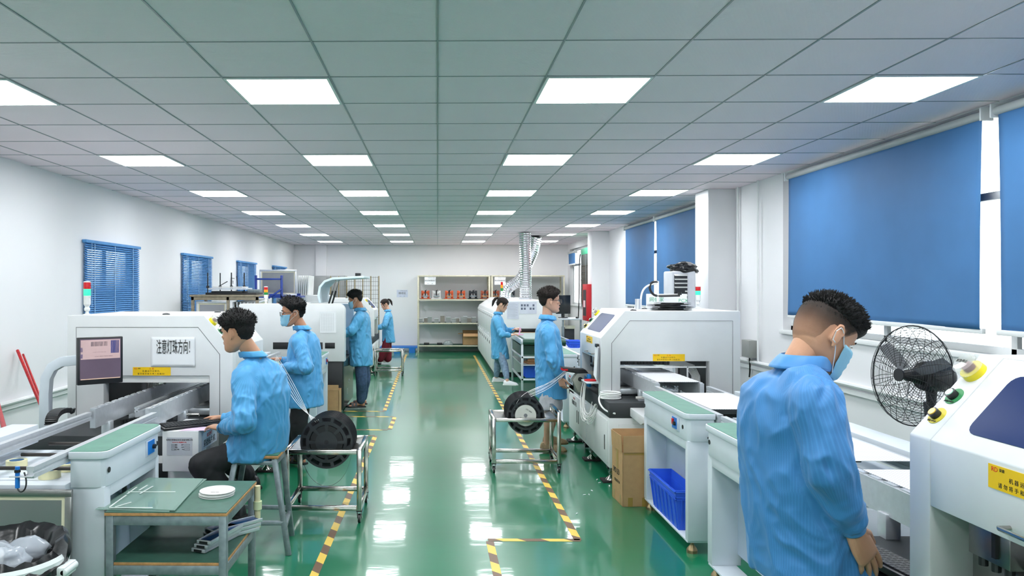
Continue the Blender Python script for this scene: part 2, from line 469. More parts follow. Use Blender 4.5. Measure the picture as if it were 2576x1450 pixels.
# ---- hazard tape on the floor
M_haz = mat('hazard_tape', (226, 190, 70), 0.45)
nt, N, L, B = nodes_of(M_haz)
_c = N.new('ShaderNodeTexCoord'); _w = N.new('ShaderNodeTexWave'); _w.wave_type = 'BANDS'; _w.bands_direction = 'DIAGONAL'; _w.inputs['Scale'].default_value = 2.0
_w.inputs['Distortion'].default_value = 0.0
L.new(_c.outputs['Object'], _w.inputs['Vector'])
_r = N.new('ShaderNodeValToRGB'); _r.color_ramp.interpolation = 'CONSTANT'; _r.color_ramp.elements[1].position = .5
_r.color_ramp.elements[0].color = (*lin((112, 84, 62)), 1); _r.color_ramp.elements[1].color = (*lin((232, 196, 84)), 1)
L.new(_w.outputs['Fac'], _r.inputs['Fac']); L.new(_r.outputs['Color'], B.inputs['Base Color'])
def tape(x0, y0, x1, y1, label, w=.052):
    a = V((x0, y0, 0)); b = V((x1, y1, 0)); d = (b - a); n = V((-d.y, d.x, 0)).normalized() * w / 2
    mb = MB(Matrix.Translation(-a)); mb.prism([a - n, b - n, b + n, a + n], (0, 0, .0012))
    o = mb.build('floor_marking_tape', M_haz, smooth=False); o.location = a + V((0, 0, .0002))
    tag(o, label, 'floor tape', 'striped floor marking tapes')
tape(-.735, 3.0, -.715, 8.62, 'yellow striped floor tape running under the left reel cart')
tape(-.72, 8.65, -1.55, 8.65, 'striped floor tape crossing to the left just beyond the left reel cart')
tape(-.6, 9.0, -1.5, 9.0, 'striped floor tape, near side of the short box left of the aisle')
tape(-.575, 9.03, -.565, 9.88, 'short striped floor tape joining two cross tapes left of the aisle')
tape(-.565, 9.92, -1.35, 9.92, 'striped floor tape, far side of the short box left of the aisle')
tape(-.73, 10.35, -1.3, 10.35, 'striped floor tape crossing beside the sandalled feet')
tape(-.735, 10.38, -.80, 19.2, 'long pale striped floor tape running under the small far cart')
tape(.945, 5.08, .92, 19.0, 'long striped floor tape running under the right reel cart')
tape(.96, 5.08, .34, 5.08, 'striped floor tape crossing below the right reel cart')
tape(.35, 5.05, .36, 3.0, 'striped floor tape running to the bottom edge right of centre')
# ================================================================ MACHINES
X_, Y_, Z_ = V((1, 0, 0)), V((0, 1, 0)), V((0, 0, 1))
def warn_sign(parent, org, right, up, w=.29, h=.064):
    org = V(org); r = V(right).normalized(); u = V(up).normalized(); n = r.cross(u)
    mb = MB(); mb.obox(org, r, u, n, w / 2, h / 2, .0008)
    s = mb.build('warning_sticker', M_sticker, parent, smooth=False)
    q = org + n * .001
    text('sticker_logo', 'RD', h * .28, M_redink, q - r * w * .42 + u * h * .31, r, u, s)
    text('sticker_logo', '荣德', h * .15, M_ink, q - r * w * .33 + u * h * .33, r, u, s)
    text('sticker_heading', '注  意:', h * .22, M_redink, q + u * h * .31, r, u, s)
    text('sticker_text', '机 器 运 行 过 程 中，', h * .23, M_ink, q + u * h * .02, r, u, s)
    text('sticker_text', '请 勿 将 手 和 头 伸 入 机 舱 内！', h * .23, M_ink, q - u * h * .30, r, u, s)
    return s
M_lensr = glow('stack_light_red', (190, 22, 30), 0.15)
M_lenso = glow('stack_light_amber', (250, 140, 20), 0.3)
M_lensg = glow('stack_light_green', (30, 130, 60), 0.15)
M_lensG = glow('stack_light_green_lit', (50, 225, 150), 1.0)
def stack_light(loc, label, lenses, k=1.0):
    t = thing('stack_light', label, 'signal light', loc)
    b = MB(); b.lathe([(.032, 0), (.032, .008), (.014, .014), (.012, .03)], n=16); b.ell((0, 0, .048), (.022, .022, .022)); b.cyl((0, -.024, .048), (0, .024, .048), .008); b.lathe([(.012, .06), (.02, .075), (.022, .08)], n=16)
    b.build('bracket', M_wplas, t)
    z = .08; h = .062 * k
    MB().lathe([(.022, z), (.026, z + .004), (.026, z + h), (.022, z + h)], n=20).build('light_body', M_wplas, t)
    z += h; lh = .045 * k
    for nm, m in lenses:
        MB().lathe([(.026, z), (.0265, z + .002), (.0265, z + lh - .002), (.026, z + lh)], n=20).build(nm, m, t); z += lh
    MB().lathe([(.0265, z), (.0265, z + .006), (.01, z + .010)], n=20).build('cap', M_wplas, t)
    return t

def feet(t, pts, h=.12, r=.045, pad=True):
    for (x, y) in pts:
        b = MB(); b.cyl((x, y, .02), (x, y, h + .02), .011, n=10); b.lathe([(r, .018), (r * .9, .026), (r * .35, .05), (.012, .055)], (x, y, 0), n=18); b.cyl((x, y, h * .62), (x, y, h * .62 + .018), .022, n=6)
        f = b.build('levelling_foot', M_steel if pad else M_brass, t)
        if pad: MB().box(x - .08, x + .08, y - .07, y + .07, 0, .018).build('rubber_pad', M_rub, f, bevel=.003)
        else: MB().cyl((x, y, 0), (x, y, .018), r, n=18).build('rubber_pad', M_brass, f)

def profile_bar(mb, x, z, y0, y1, w=.035, h=.035):
    a, b, g = w / 2, h / 2, w * .12
    P = [(-a, -b), (-g, -b), (-g, -b + g * 2), (g, -b + g * 2), (g, -b), (a, -b), (a, -g), (a - 2 * g, -g), (a - 2 * g, g), (a, g), (a, b), (g, b), (g, b - 2 * g), (-g, b - 2 * g), (-g, b), (-a, b), (-a, g), (-a + 2 * g, g), (-a + 2 * g, -g), (-a, -g)]
    mb.prism([(x + p, y0, z + q) for p, q in P], (0, y1 - y0, 0))

def mounter(loc, rz, label, hose=True, keyboard=True, sign=True, covers=True):
    t = thing('chip_mounter', label, 'assembly machine', loc, rz, None)
    W = 1.27; ya, yb = .34, 1.34
    b = MB(); b.box(0, W, 0, 2.0, .13, .57); b.build('base_cabinet', M_white, t, bevel=.012)
    f = MB()
    for (y0, y1) in ((.05, .55), (1.0, 1.9)): f.box(-.010, .002, y0, y1, .17, .54)
    f.box(.08, 1.19, -.010, .002, .18, .52); f.box(.08, 1.19, 1.998, 2.010, .18, .50)
    f.build('access_door', M_white, t, bevel=.006)
    for (y0) in (.12, 1.36, 1.44): MB().box(-.013, -.009, y0, y0 + .025, .27, .40).build('slot_handle', M_black, t, bevel=.002)
    for x in (.32, .62):
        h = MB(); h.box(x - .065, x + .065, 2.008, 2.022, .39, .52)
        o = h.build('cooling_fan', M_black, t, bevel=.003)
        for rr in (.05, .036, .022): MB().tube([(x + rr * math.cos(a), 2.026, .455 + rr * math.sin(a)) for a in [i * PI / 10 for i in range(20)]], .0018, 5, closed=True).build('fan_guard', M_dark, o)
    g = MB(); g.box(0.0, W, -.0, 2.0, .57, .70); g.build('granite_slab', M_gran, t, bevel=.004)
    # bracket wedges reaching to the conveyor tables
    w = MB(); w.prism([(.18, 0, .66), (.18, 0, .585), (.19, -.30, .565), (.19, -.42, .60), (.19, -.42, .645)], (.16, 0, 0)); w.prism([(.42, 2.0, .56), (.42, 2.0, .48), (.42, 2.20, .46), (.42, 2.30, .50), (.42, 2.30, .55)], (.16, 0, 0))
    pieces(w, 'table_bracket', M_white, t, bevel=.006)
    # side plates with the board opening
    P = [(0, .70), (0, 1.24), (.22, 1.49), (W, 1.49), (W, .70), (.99, .70), (.99, 1.03), (.18, 1.03), (.18, .70)]
    for y0 in (ya, yb - .10):
        s = MB(); s.prism([(x, y0, z) for x, z in P], (0, .10, 0)); o = s.build('side_panel', M_white, t, bevel=.006)
    for y in (ya - .001, yb + .001):
        sm = MB(); sm.tube([(.10, y, .70), (.10, y, 1.195), (.265, y, 1.40), (1.20, y, 1.40), (1.20, y, .70)], .0018, 5); sm.build('panel_seam', M_dark, t)
    c = MB(); c.box(.22, W, ya + .10, yb - .10, 1.472, 1.488); c.build('top_panel', M_white, t)
    c = MB(); c.box(W - .02, W, ya + .10, yb - .10, .70, 1.472); c.build('rear_panel', M_white, t)
    for (x, y) in ((.35, ya + .2), (.6, yb - .25)): MB().lathe([(.03, 1.488), (.028, 1.495), (.01, 1.502)], (x, y, 0), n=14).build('cover_latch', M_black, t)
    # hood: slope and short front
    P = [(0, 1.04), (0, 1.24), (.22, 1.488), (.235, 1.475), (.018, 1.232), (.018, 1.04)]
    hd = MB(); hd.prism([(x, ya + .102, z) for x, z in P], (0, yb - ya - .204, 0)); hood = hd.build('hood', M_white, t, bevel=.004)
    d = V((.22, 0, .248)).normalized(); n = V((-d.z, 0, d.x)); o0 = V((0, 0, 1.24))
    win = MB(); cy = (ya + yb) / 2; hy = .30; k = .035; a, bb = .055, .275
    R = []
    for (yy, ss, q) in ((cy + hy, bb, 0), (cy - hy, bb, 1), (cy - hy, a, 2), (cy + hy, a, 3)):
        for i in range(5):
            th = PI / 2 * (q + i / 4)
            cyy = yy - math.copysign(k, yy - cy); css = ss - math.copysign(k, ss - .16)
            R.append(o0 + d * (css + k * math.sin(th)  if q in (0, 3) and False else css + k * (math.cos(PI / 2 * i / 4) if (q in (0, 2)) else math.sin(PI / 2 * i / 4)) * math.copysign(1, ss - .16)) + Y_ * (cyy + k * (math.sin(PI / 2 * i / 4) if q in (0, 2) else math.cos(PI / 2 * i / 4)) * math.copysign(1, yy - cy)) + n * .0005)
    # order the corner points into one outline
    cc = o0 + d * .165 + Y_ * cy
    R.sort(key=lambda p: math.atan2((p - cc).dot(d) * 2.6, (p - cc).dot(Y_)))
    win.prism(R, n * .002); win.build('hood_window', M_glassd, hood, smooth=False)
    hh = MB(); hh.tube([(0, .60, 1.075), (-.03, .60, 1.075), (-.034, .61, 1.075), (-.034, .91, 1.075), (-.03, .92, 1.075), (0, .92, 1.075)], .006, 8); hh.build('hood_handle', M_steel, hood)
    if sign:
        warn_sign(hood, (-.0012, .85, 1.195), (0, -1, 0), Z_)
        warn_sign(t, (.62, ya - .0012, 1.064), X_, Z_)
        warn_sign(t, (.62, yb + .0012, 1.064), -X_, Z_)
    # buttons on the operator's left strip
    yc = yb - .05
    def onstrip(s): return o0 + d * s + Y_ * yc + n * .004
    p = onstrip(.262); e = MB(); e.cyl(p - n * .004, p + n * .018, .036, .034, 22); es = e.build('emergency_stop', M_yel, t)
    e = MB(); e.cyl(p + n * .018, p + n * .034, .017, n=16); e.build('stop_knob', mat('dark_red_knob', (110, 30, 30), .4), es)
    e = MB(); e.lathe([(.037, .018), (.037, .046), (.03, .052), (.001, .053)], p, n, 22, cap=False); e.build('clear_cover', M_clear, es)
    text('stop_label', '紧急停止', .012, M_ink, p + n * .054, -Y_, d, es)
    for s, m, nm, cap, tx in ((.165, mat('start_plate_green', (64, 150, 92), .5), 'start_button', mat('start_cap', (190, 240, 215), .3, emit=.3), '启动 START'), (.085, mat('stop_plate_yellow', (222, 205, 70), .5), 'stop_button', mat('stop_cap', (250, 205, 90), .3, emit=.3), '停止 STOP')):
        p = onstrip(s); q = MB(); q.cyl(p - n * .004, p, .030, n=24); bt = q.build(nm, m, t)
        q = MB(); q.cyl(p, p + n * .018, .0165, n=18); q.build('button_ring', M_black, bt)
        q = MB(); q.cyl(p + n * .018, p + n * .021, .012, n=16); q.build('button_cap', cap, bt)
        text('button_label', tx, .008, M_ink, p + n * .001 - d * .023, -Y_, d, bt)
    # inside
    r = MB(); r.box(.30, .335, -.36, 2.2, .79, .915); r.box(.66, .695, -.36, 2.2, .79, .915)
    for i in range(24):
        y = -.34 + i * .108
        r.box(.305, .33, y, y + .07, .915, .921); r.box(.665, .69, y, y + .07, .915, .921)
    r.build('conveyor_rail', M_alu, t, smooth=False)
    r = MB()
    for x in (.45, .55): profile_bar(r, x, .845, -.1, 1.8)
    r.build('support_bar', M_alu, t, smooth=False)
    r = MB(); r.box(.2, .95, ya + .15, ya + .22, .70, .76); r.box(.2, .95, yb - .25, yb - .15, .70, .76)
    for yy in (-.2, .1, 1.5, 1.95):
        for x in (.3175, .6775): r.box(x - .03, x + .03, yy, yy + .06, .70, .80)
    r.box(.40, .62, 1.6, 1.66, .70, .83)
    pieces(r, 'support_block', M_alu, t, bevel=.003)
    r = MB(); r.box(.06, .20, 1.0, 1.16, .93, 1.03); r.box(.10, .112, .50, 1.20, .71, .93); pieces(r, 'head_plate', M_brush, t, bevel=.003)
    r = MB()
    for yy in (1.02, 1.07, 1.12): r.cyl((.075, yy, .905), (.075, yy, .93), .012, n=10)
    pieces(r, 'bolt', M_black, t)
    r = MB(); r.cyl((.2, 1.52, .765), (.78, 1.52, .765), .012); r.cyl((.2, -.12, .765), (.78, -.12, .765), .012); pieces(r, 'lead_screw', M_steel, t)
    r = MB(); r.box(.20, .90, ya + .12, yb - .12, .705, .712); r.box(.05, .10, 1.6, 1.9, .70, .71); r.build('tray', M_dark, t)
    r = MB(); r.box(.04, 1.22, .74, .90, 1.10, 1.22); r.box(.36, .52, .66, .74, .98, 1.3); pieces(r, 'gantry_beam', M_brush, t, bevel=.005)
    r = MB(); r.box(.185, .98, ya + .05, ya + .06, .965, .98); r.box(.80, .815, ya + .05, ya + .06, .70, .98); r.box(.185, .98, yb - .07, yb - .02, .975, 1.03); pieces(r, 'opening_frame', M_wplas, t, bevel=.002)
    r = MB()
    for i in range(16): r.box(.19 + i * .03, .215 + i * .03, ya + .13, ya + .18, .985, 1.025)
    for i in range(14): r.box(.36 + i * .026, .382 + i * .026, 1.62, 1.68, .74 + .015 * math.sin(i / 3), .765 + .015 * math.sin(i / 3))
    r.build('cable_chain', M_black, t)
    r = MB()
    for i in range(7):
        o = .012 * i
        r.tube([(.62, ya + .14, 1.02 - o * .5), (.80, ya + .14, 1.015 - o * .5), (.90 - o, ya + .15, .98 - o * .3), (.955 - o, ya + .16, .88), (.965 - o, ya + .17, .72)], .005, 6)
    r.build('air_hose', M_wplas, t)
    r = MB(); r.box(.05, 1.2, yb - .30, yb - .285, .95, 1.22); r.box(.1, 1.22, ya + .12, yb - .12, 1.235, 1.245); r.box(1.0, 1.01, ya + .12, yb - .12, .71, 1.235); pieces(r, 'inner_shade_sheet', M_black, t)  # black sheets added to stand in for the shade inside the body
    if keyboard:
        kx = MB(); kx.box(0, .24, 1.70, 2.16, .50, .765); kb = kx.build('keyboard_console', M_white, t, bevel=.006)
        # name plate on the end face
        p = V((.125, 2.16, .665)); pl = MB(); pl.obox(p + Y_ * .001, X_, Z_, Y_, .083, .058, .001); npl = pl.build('name_plate', mat('nameplate_silver', (200, 202, 210), .4, .2), kb, smooth=False)
        q = p + Y_ * .0025
        text('plate_text', '东莞市荣德自动化设备有限公司', .0125, M_ink, q + Z_ * .042, -X_, Z_, npl)
        text('plate_text', 'RDSMT® 荣德贴片机', .010, M_redink, q + Z_ * .026, -X_, Z_, npl)
        bx = MB()
        for j in range(3):
            for i in (-1, 1):
                c0 = q + X_ * (-.042 * i - .008) + Z_ * (.010 - j * .015); bx.tube([c0 + X_ * a + Z_ * b for a, b in ((-.018, -.004), (.018, -.004), (.018, .004), (-.018, .004))], .0006, 4, closed=True)
        bx.build('plate_lines', M_ink, npl)
        text('plate_text', '型号:           编号:', .008, M_ink, q + Z_ * .010, -X_, Z_, npl)
        text('plate_text', '电压:           功率:', .008, M_ink, q - Z_ * .005, -X_, Z_, npl)
        text('plate_text', '出厂日期:       气压:', .008, M_ink, q - Z_ * .020, -X_, Z_, npl)
        pa = V((-.001, 1.93, .68)); ps = MB(); ps.obox(pa, Y_, Z_, X_, .17, .055, .0006); nb = ps.build('brand_plate', mat('brand_plate_grey', (196, 206, 220), .4), kb, smooth=False)
        text('brand_text', 'RDSMT', .036, M_redink, pa - X_ * .001 + Z_ * .024, -Y_, Z_, nb)
        text('brand_text', '荣德贴片机', .052, M_ink, pa - X_ * .001 - Z_ * .024, -Y_, Z_, nb)
    text('brand_text', 'RDSMT', .04, mat('faded_red', (235, 160, 160), .5), (-.011, 1.62, .50), -Y_, Z_, t)
    text('brand_text', '荣德贴片机', .055, M_ink, (-.011, 1.62, .45), -Y_, Z_, t)
    feet(t, [(.03, .08), (.03, .90), (.03, 1.80), (1.2, .08), (1.2, 1.80)])
    for y in (.3, 1.45):
        c = MB(); c.cyl((.07, y, .05), (.11, y, .05), .045); c.box(.05, .13, y - .03, y + .03, .06, .13); c.build('castor', M_black, t, bevel=.002)
    return t
M_clear = mat('clear_plastic', (245, 250, 252), .08, trans=.0, alpha=.28, var=0)
RX = 1.49
m_r2 = mounter((RX, 6.56, 0), 0, 'white chip mounting machine right of the aisle with black reels lying on top')
m_r1 = mounter((RX, 1.06, 0), 0, 'white machine cut off by the right edge, with large yellow, green and amber buttons', keyboard=False)
m_l1 = mounter((-1.56, 7.05, 0), PI, 'white machine at the near left with a paper notice and monitor on its end')
m_l3 = mounter((-1.31, 16.85, 0), PI, 'white machine far along the left row, beside the woman in dark red trousers', keyboard=False, sign=False)

LITG = [('green_lens', M_lensG), ('red_lens', M_lensr)]
stack_light((2.70, 7.84, 1.489), 'signal tower lit green on the right machine, beside the wall pillar', LITG, .95)
stack_light((-2.70, 5.76, 1.489), 'signal tower lit green on the near left machine, in front of the blinds', LITG, 1.15)

# ---- paper notice, on the near left machine
t = thing('paper_notice', 'sheet of white paper with large black Chinese characters, taped on the near left machine', 'sign', (0, 0, 0))
yf = 5.7075
c0 = at(380, 848, yf); c1 = at(491, 923, yf)
mb = MB(); nx, nz = 16, 10; rows = []
for j in range(nz + 1):
    row = []
    for i in range(nx + 1):
        x = c0.x + (c1.x - c0.x) * i / nx; z = c1.z + (c0.z - c1.z) * j / nz
        row.append((x, yf - .003 - .003 * abs(noise.noise(V((x * 9, z * 9, 3)))) - (.012 if (i == nx and j == 0) else 0), z))
    rows.append(mb.vs(row))
for j in range(nz):
    for i in range(nx): mb.face([rows[j][i], rows[j][i + 1], rows[j + 1][i + 1], rows[j + 1][i]])
pp = mb.build('paper_sheet', M_paper, t); fast_eval(pp, [('SOLIDIFY', dict(thickness=.0006))])
text('notice_text', '注意灯珠方向！', .062, M_ink, at(440, 875, yf - .0085), X_, Z_, t, sx=.66).scale = (1, 1, 1)
for o in [o for o in t.children if o.name.startswith('notice_text')]:
    cz = sum((v.co.z for v in o.data.vertices)) / len(o.data.vertices)
    for v in o.data.vertices: v.co.z = cz + (v.co.z - cz) * 1.9

# ---- monitor on curved arm in front of the left machine
t = thing('monitor', 'black monitor on a curved white arm in front of the near left machine', 'monitor', (0, 0, 0))
mc = at(251, 907, 5.28); rgt = V((.78, .62, 0)).normalized(); nr = rgt.cross(Z_)
nr = V((rgt.y, -rgt.x, 0))
s = MB(); s.obox(mc, rgt, Z_, nr, .152, .165, .022); s.build('monitor_housing', M_black, t, bevel=.006)
s = MB(); s.obox(mc + nr * .0225 + Z_ * .012, rgt, Z_, nr, .136, .142, .0012); scr = s.build('monitor_screen', mat('screen_lit', (92, 78, 92), .25, var=.05, emit=.35), t, smooth=False)
def onscr(a, b, w, h, rgb, nm='screen_window'):
    q = MB(); q.obox(mc + nr * .0242 + rgt * a + Z_ * b, rgt, Z_, nr, w / 2, h / 2, .0004); q.build(nm, mat('screen_%d_%d_%d' % rgb, rgb, .3, emit=.5), scr, smooth=False)
onscr(0, .08, .262, .135, (176, 150, 150)); onscr(-.01, .118, .11, .032, (104, 98, 104)); onscr(.095, .095, .055, .09, (60, 66, 118)); onscr(-.125, .08, .014, .03, (70, 74, 120)); onscr(-.125, .035, .014, .03, (70, 74, 120)); onscr(.02, .03, .12, .004, (120, 100, 104)); onscr(-.01, .06, .09, .003, (130, 106, 108)); onscr(0, -.126, .262, .006, (190, 160, 140))
a = MB(); pts = [V((-2.46, 5.25, .66))] ; base = V((mc.x - .41, 5.33, 0))
P = [(base.x, 5.33, .702), (base.x, 5.33, .95), (base.x + .01, 5.33, 1.06), (base.x + .05, 5.33, 1.135), (base.x + .12, 5.33, 1.175), (base.x + .22, 5.33, 1.185), (mc.x - .03, 5.34, 1.185), (mc.x, 5.335, 1.185)]
rings = []
for i, p in enumerate(P):
    p = V(p); dd = (V(P[min(i + 1, len(P) - 1)]) - V(P[max(i - 1, 0)])).normalized(); up = dd.cross(Y_).normalized()
    rings.append([p + up * .035 + Y_ * .03, p - up * .035 + Y_ * .03, p - up * .035 - Y_ * .03, p + up * .035 - Y_ * .03])
a.loft(rings); a.build('curved_arm', M_cool, t, bevel=.004)
MB().obox(mc - nr * .035, rgt, Z_, nr, .05, .05, .016).build('mount_plate', M_dark, t, bevel=.003)

def keyboard(loc, rz, label, w=.38, d=.14):
    t = thing('keyboard', label, 'keyboard', loc, rz)
    b = MB(); b.prism([(-w / 2, -d / 2, 0), (-w / 2, d / 2, 0), (-w / 2, d / 2, .024), (-w / 2, -d / 2, .013)], (w, 0, 0)); b.build('keyboard_case', M_black, t, bevel=.003)
    k = MB()
    for r in range(5):
        n = 17; y = -d / 2 + .018 + r * .024; z = .0145 + (y + d / 2) * .078
        for i in range(n):
            x = -w / 2 + .014 + i * (w - .028) / n; k.box(x, x + (w - .028) / n - .003, y, y + .019, z, z + .006)
    k.build('keys', mat('key_dark', (36, 37, 40), .45), t, smooth=False)['kind'] = 'stuff'
    return t
keyboard((-1.67, 5.06, .768), PI / 2 + .5 - PI / 2 + .15, 'black keyboard under the seated man\'s hands', .40, .15)
pk = MB(); pk.prism([(-.09, -.07, 0), (.09, -.05, 0), (.1, .07, 0), (-.05, .09, 0)], (0, 0, .0012)); o = pk.build('paper_slip', mat('pink_paper', (232, 205, 232), .7), smooth=False); o.location = (-1.60, 4.96, .7655); tag(o, 'pale pink paper slip half under the keyboard', 'paper')
keyboard((1.60, 2.62, .722), PI / 2 + .12, 'black keyboard beside the bowed man\'s hand at the right machine', .42, .15)

# ---- conveyor tables
def conv_table(loc, rz, L_, label, knob=True, red=True, board=None, near=-.02, far=.3, tray=False):
    t = thing('conveyor_table', label, 'conveyor', loc, rz, None)
    def rr(x0, x1, y0, y1, z0, z1, k=.05):
        mb = MB(); P = [(x1, y0), (x0 + k, y0)] + [(x0 + k - k * math.sin(a), y0 + k - k * math.cos(a)) for a in (PI / 6, PI / 3)] + [(x0, y0 + k), (x0, y1 - k)] + [(x0 + k - k * math.cos(a), y1 - k + k * math.sin(a)) for a in (PI / 6, PI / 3)] + [(x0 + k, y1), (x1, y1)]
        mb.prism([(x, y, z0) for x, y in P], (0, 0, z1 - z0)); return mb
    rr(.012, .185, .012, L_ - .012, .72, .865).build('control_box', M_cool, t, bevel=.003)
    rr(0, .190, 0, L_, .862, .898).build('top_rim', M_cool, t, bevel=.004)
    rr(.008, .186, .008, L_ - .008, .898, .901, .045).build('rubber_top', M_matp, t)
    for yy in (.22 * L_,):
        q = MB(); q.box(.006, .013, yy - .075, yy + .075, .755, .845); cp = q.build('control_panel', mat('panel_recess', (196, 206, 222), .4), t, bevel=.002)
        q = MB(); q.box(.002, .0065, yy - .035, yy + .055, .765, .838); q.build('blue_plate', M_blue, cp, smooth=False)
        if red: q = MB(); q.box(-.008, .002, yy + .012, yy + .038, .79, .828); q.build('rocker_switch', M_red, cp, bevel=.002)
        q = MB(); q.cyl((.002, yy - .012, .80), (-.012, yy - .012, .80), .013, n=16); q.build('speed_knob', M_black, cp)
    q = MB(); q.cyl((.0125, .06 * L_ + .03, .80), (.009, .06 * L_ + .03, .80), .014, n=18); q.cyl((.0125, L_ * .93, .80), (.009, L_ * .93, .80), .014, n=18); q.cyl((.15, .0125, .745), (.15, .009, .745), .009, n=14)
    q.build('screw_hole', M_black, t)
    s = MB()
    s.box(.02, .19, .02, .07, .084, .722); s.box(.02, .19, L_ - .09, L_ - .02, .084, .722); s.box(.02, .06, .07, L_ - .09, .66, .722); s.box(.02, .165, .03, L_ - .03, .07, .084)
    s.box(.19, .95, .03, .07, .11, .69); s.box(.19, .95, L_ - .07, L_ - .03, .11, .69)
    s.build('stand_frame', M_cool, t, bevel=.003)
    s = MB(); s.box(.17, .185, .07, L_ - .09, .15, .68); s.build('back_panel', M_grey, t)
    if not red:
        h = MB(); h.beam((.165, L_ * .22, .52), (.12, L_ * .36, .60), .02); h.cyl((.12, L_ * .34, .585), (.10, L_ * .46, .67), .013, n=10); h.build('crank_handle', M_black, t)
    feet(t, [(.06, .06), (.06, L_ - .06), (.90, .06), (.90, L_ - .06)], .11, .034, False)
    r = MB()
    for x in (.195, .62):
        r.box(x, x + .035, near, L_ + far, .845, .865); r.box(x + .004, x + .031, near, L_ + far, .865, .878); r.box(x, x + .035, near, L_ + far, .878, .898)
    r.build('conveyor_rail', M_alu, t, smooth=False)
    r = MB()
    for y in (.12 * L_, .5 * L_, .9 * L_): r.cyl((.21, y, .80), (.63, y, .80), .010)
    pieces(r, 'cross_shaft', mat('dark_shaft', (70, 66, 64), .3, .7), t)
    r = MB(); r.box(.22, .26, .02, .06, .76, .83); r.build('drive_motor', M_black, t, bevel=.003)
    r = MB(); r.box(.205, .222, .015, .065, .755, .835); r.box(.258, .268, .015, .065, .755, .835); r.build('motor_flange', M_alu, t, bevel=.002)
    if tray:
        r = MB(); r.box(.19, 1.25, 0, L_ + .03, .705, .745); r.build('tray_top', M_cool, t, bevel=.004)
        r = MB(); r.box(.95, 1.2, .05, L_ + .02, .11, .705); r.build('side_body', M_cool, t)
    r = MB(); r.box(.74, .90, 0, L_ + .05, .79, .895); r.box(.70, .95, .02, L_ - .02, .66, .70); r.build('rear_cover', M_cool, t, bevel=.004)
    return t
tA = conv_table((1.575, 4.80, 0), 0, 1.06, 'white conveyor table with green top, next to the cardboard box on the right', far=.32)
tB = conv_table((1.575, 3.42, 0), 0, 1.07, 'white conveyor table with green top, nearest on the right, partly behind the bowed man', far=.24)
tC = conv_table((-1.615, 4.41, 0), PI, .76, 'white conveyor table with green top on the left, behind the glass sheets', red=False, near=-.42, far=.30, tray=True)
tD = conv_table((-1.36, 9.45, 0), PI, .95, 'far white conveyor table with green top behind the man wearing glasses and mask', far=.04)
tE = conv_table((-1.56, 8.42, 0), PI, .87, 'conveyor table mostly hidden behind the man wearing glasses and a mask', far=.1)
tF = conv_table((1.50, 9.10, 0), 0, 1.05, 'white conveyor table with pale green top behind the man in grey shorts')
def board(x0, x1, y0, y1, z, label):
    mb = MB(); mb.box(x0 - (x0 + x1) / 2, (x1 - x0) / 2, -(y1 - y0) / 2, (y1 - y0) / 2, 0, .0025); o = mb.build('circuit_board', M_board, smooth=False); o.location = ((x0 + x1) / 2, (y0 + y1) / 2, z)
    tag(o, label, 'circuit board', 'white LED circuit boards on the conveyors')
board(1.80, 2.20, 4.98, 5.75, .9, 'white dotted circuit board between the green-topped tables on the right')
board(1.815, 2.165, 6.24, 6.98, .922, 'white circuit board entering the opening of the right machine')
board(1.815, 2.165, 2.5, 3.24, .922, 'white dotted circuit board entering the machine beside the bowed man')
board(1.79, 2.20, 3.50, 4.2, .9, 'white circuit board on the near conveyor behind the bowed man')
keyx = MB()
# ================================================================ LOOSE THINGS
# ---- cardboard boxes
def carton(loc, rz, w, d, h, label, flaps='up', words=None, fh=.13, fl=(1, 1, 1, 1)):
    t = thing('cardboard_box', label, 'box', loc, rz)
    b = MB(); k = .004
    b.box(-w / 2, w / 2, -d / 2, -d / 2 + k, 0, h); b.box(-w / 2, w / 2, d / 2 - k, d / 2, 0, h); b.box(-w / 2, -w / 2 + k, -d / 2, d / 2, 0, h); b.box(w / 2 - k, w / 2, -d / 2, d / 2, 0, h); b.box(-w / 2, w / 2, -d / 2, d / 2, 0, k)
    b.build('box_body', M_card, t, smooth=False)
    def flap(p, q, out, tilt):
        m = MB(); p = V(p); q = V(q); o = V(out); up = (Z_ * math.cos(tilt) + o * math.sin(tilt)) * fh
        m.prism([p, q, q + up, p + up], o * .004); m.build('box_flap', M_card if flaps != 'in' else M_cardin, t, smooth=False)
    tl = {'up': (-.03, .05, .12, .05), 'out': (2.2, 1.7, 1.0, 1.9)}[flaps]
    e = .006
    if fl[0]: flap((-w / 2 + e, -d / 2, h), (w / 2 - e, -d / 2, h), (0, -1, 0), tl[0])
    if fl[1]: flap((-w / 2, -d / 2 + e, h), (-w / 2, d / 2 - e, h), (-1, 0, 0), tl[1])
    if fl[2]: flap((-w / 2 + e, d / 2, h), (w / 2 - e, d / 2, h), (0, 1, 0), tl[2])
    if fl[3]: flap((w / 2, -d / 2 + e, h), (w / 2, d / 2 - e, h), (1, 0, 0), tl[3])
    return t
cb = carton((1.60, 6.02, 0), .04, .34, .30, .42, 'open cardboard box printed SMD LED, standing beside the blue crate')
text('print', 'SMD LED', .062, M_ink, (-.172, .02, .24), -Y_, Z_, cb, sx=.72)
text('print', 'ST2C20C3T CW', .030, M_ink, (-.172, .0, .165), -Y_, Z_, cb, sx=.7)
tp = MB(); tp.box(-.1715, -.1705, -.03, .03, .27, .419); tp.box(-.16, .15, -.1508, -.150, .40, .46)
for x in (-.11, .0, .11): tp.box(x - .018, x + .018, -.1515, -.1505, 0, .07)
for y in (-.09, .09): tp.box(-.1715, -.1705, y - .02, y + .02, 0, .08)
pieces(tp, 'parcel_tape', M_tapeb, cb, smooth=False)
carton((-1.40, 9.64, 0), 0, .30, .24, .40, 'cardboard box on the floor at the foot of the far left machine', fl=(1, 0, 0, 0), fh=.07)

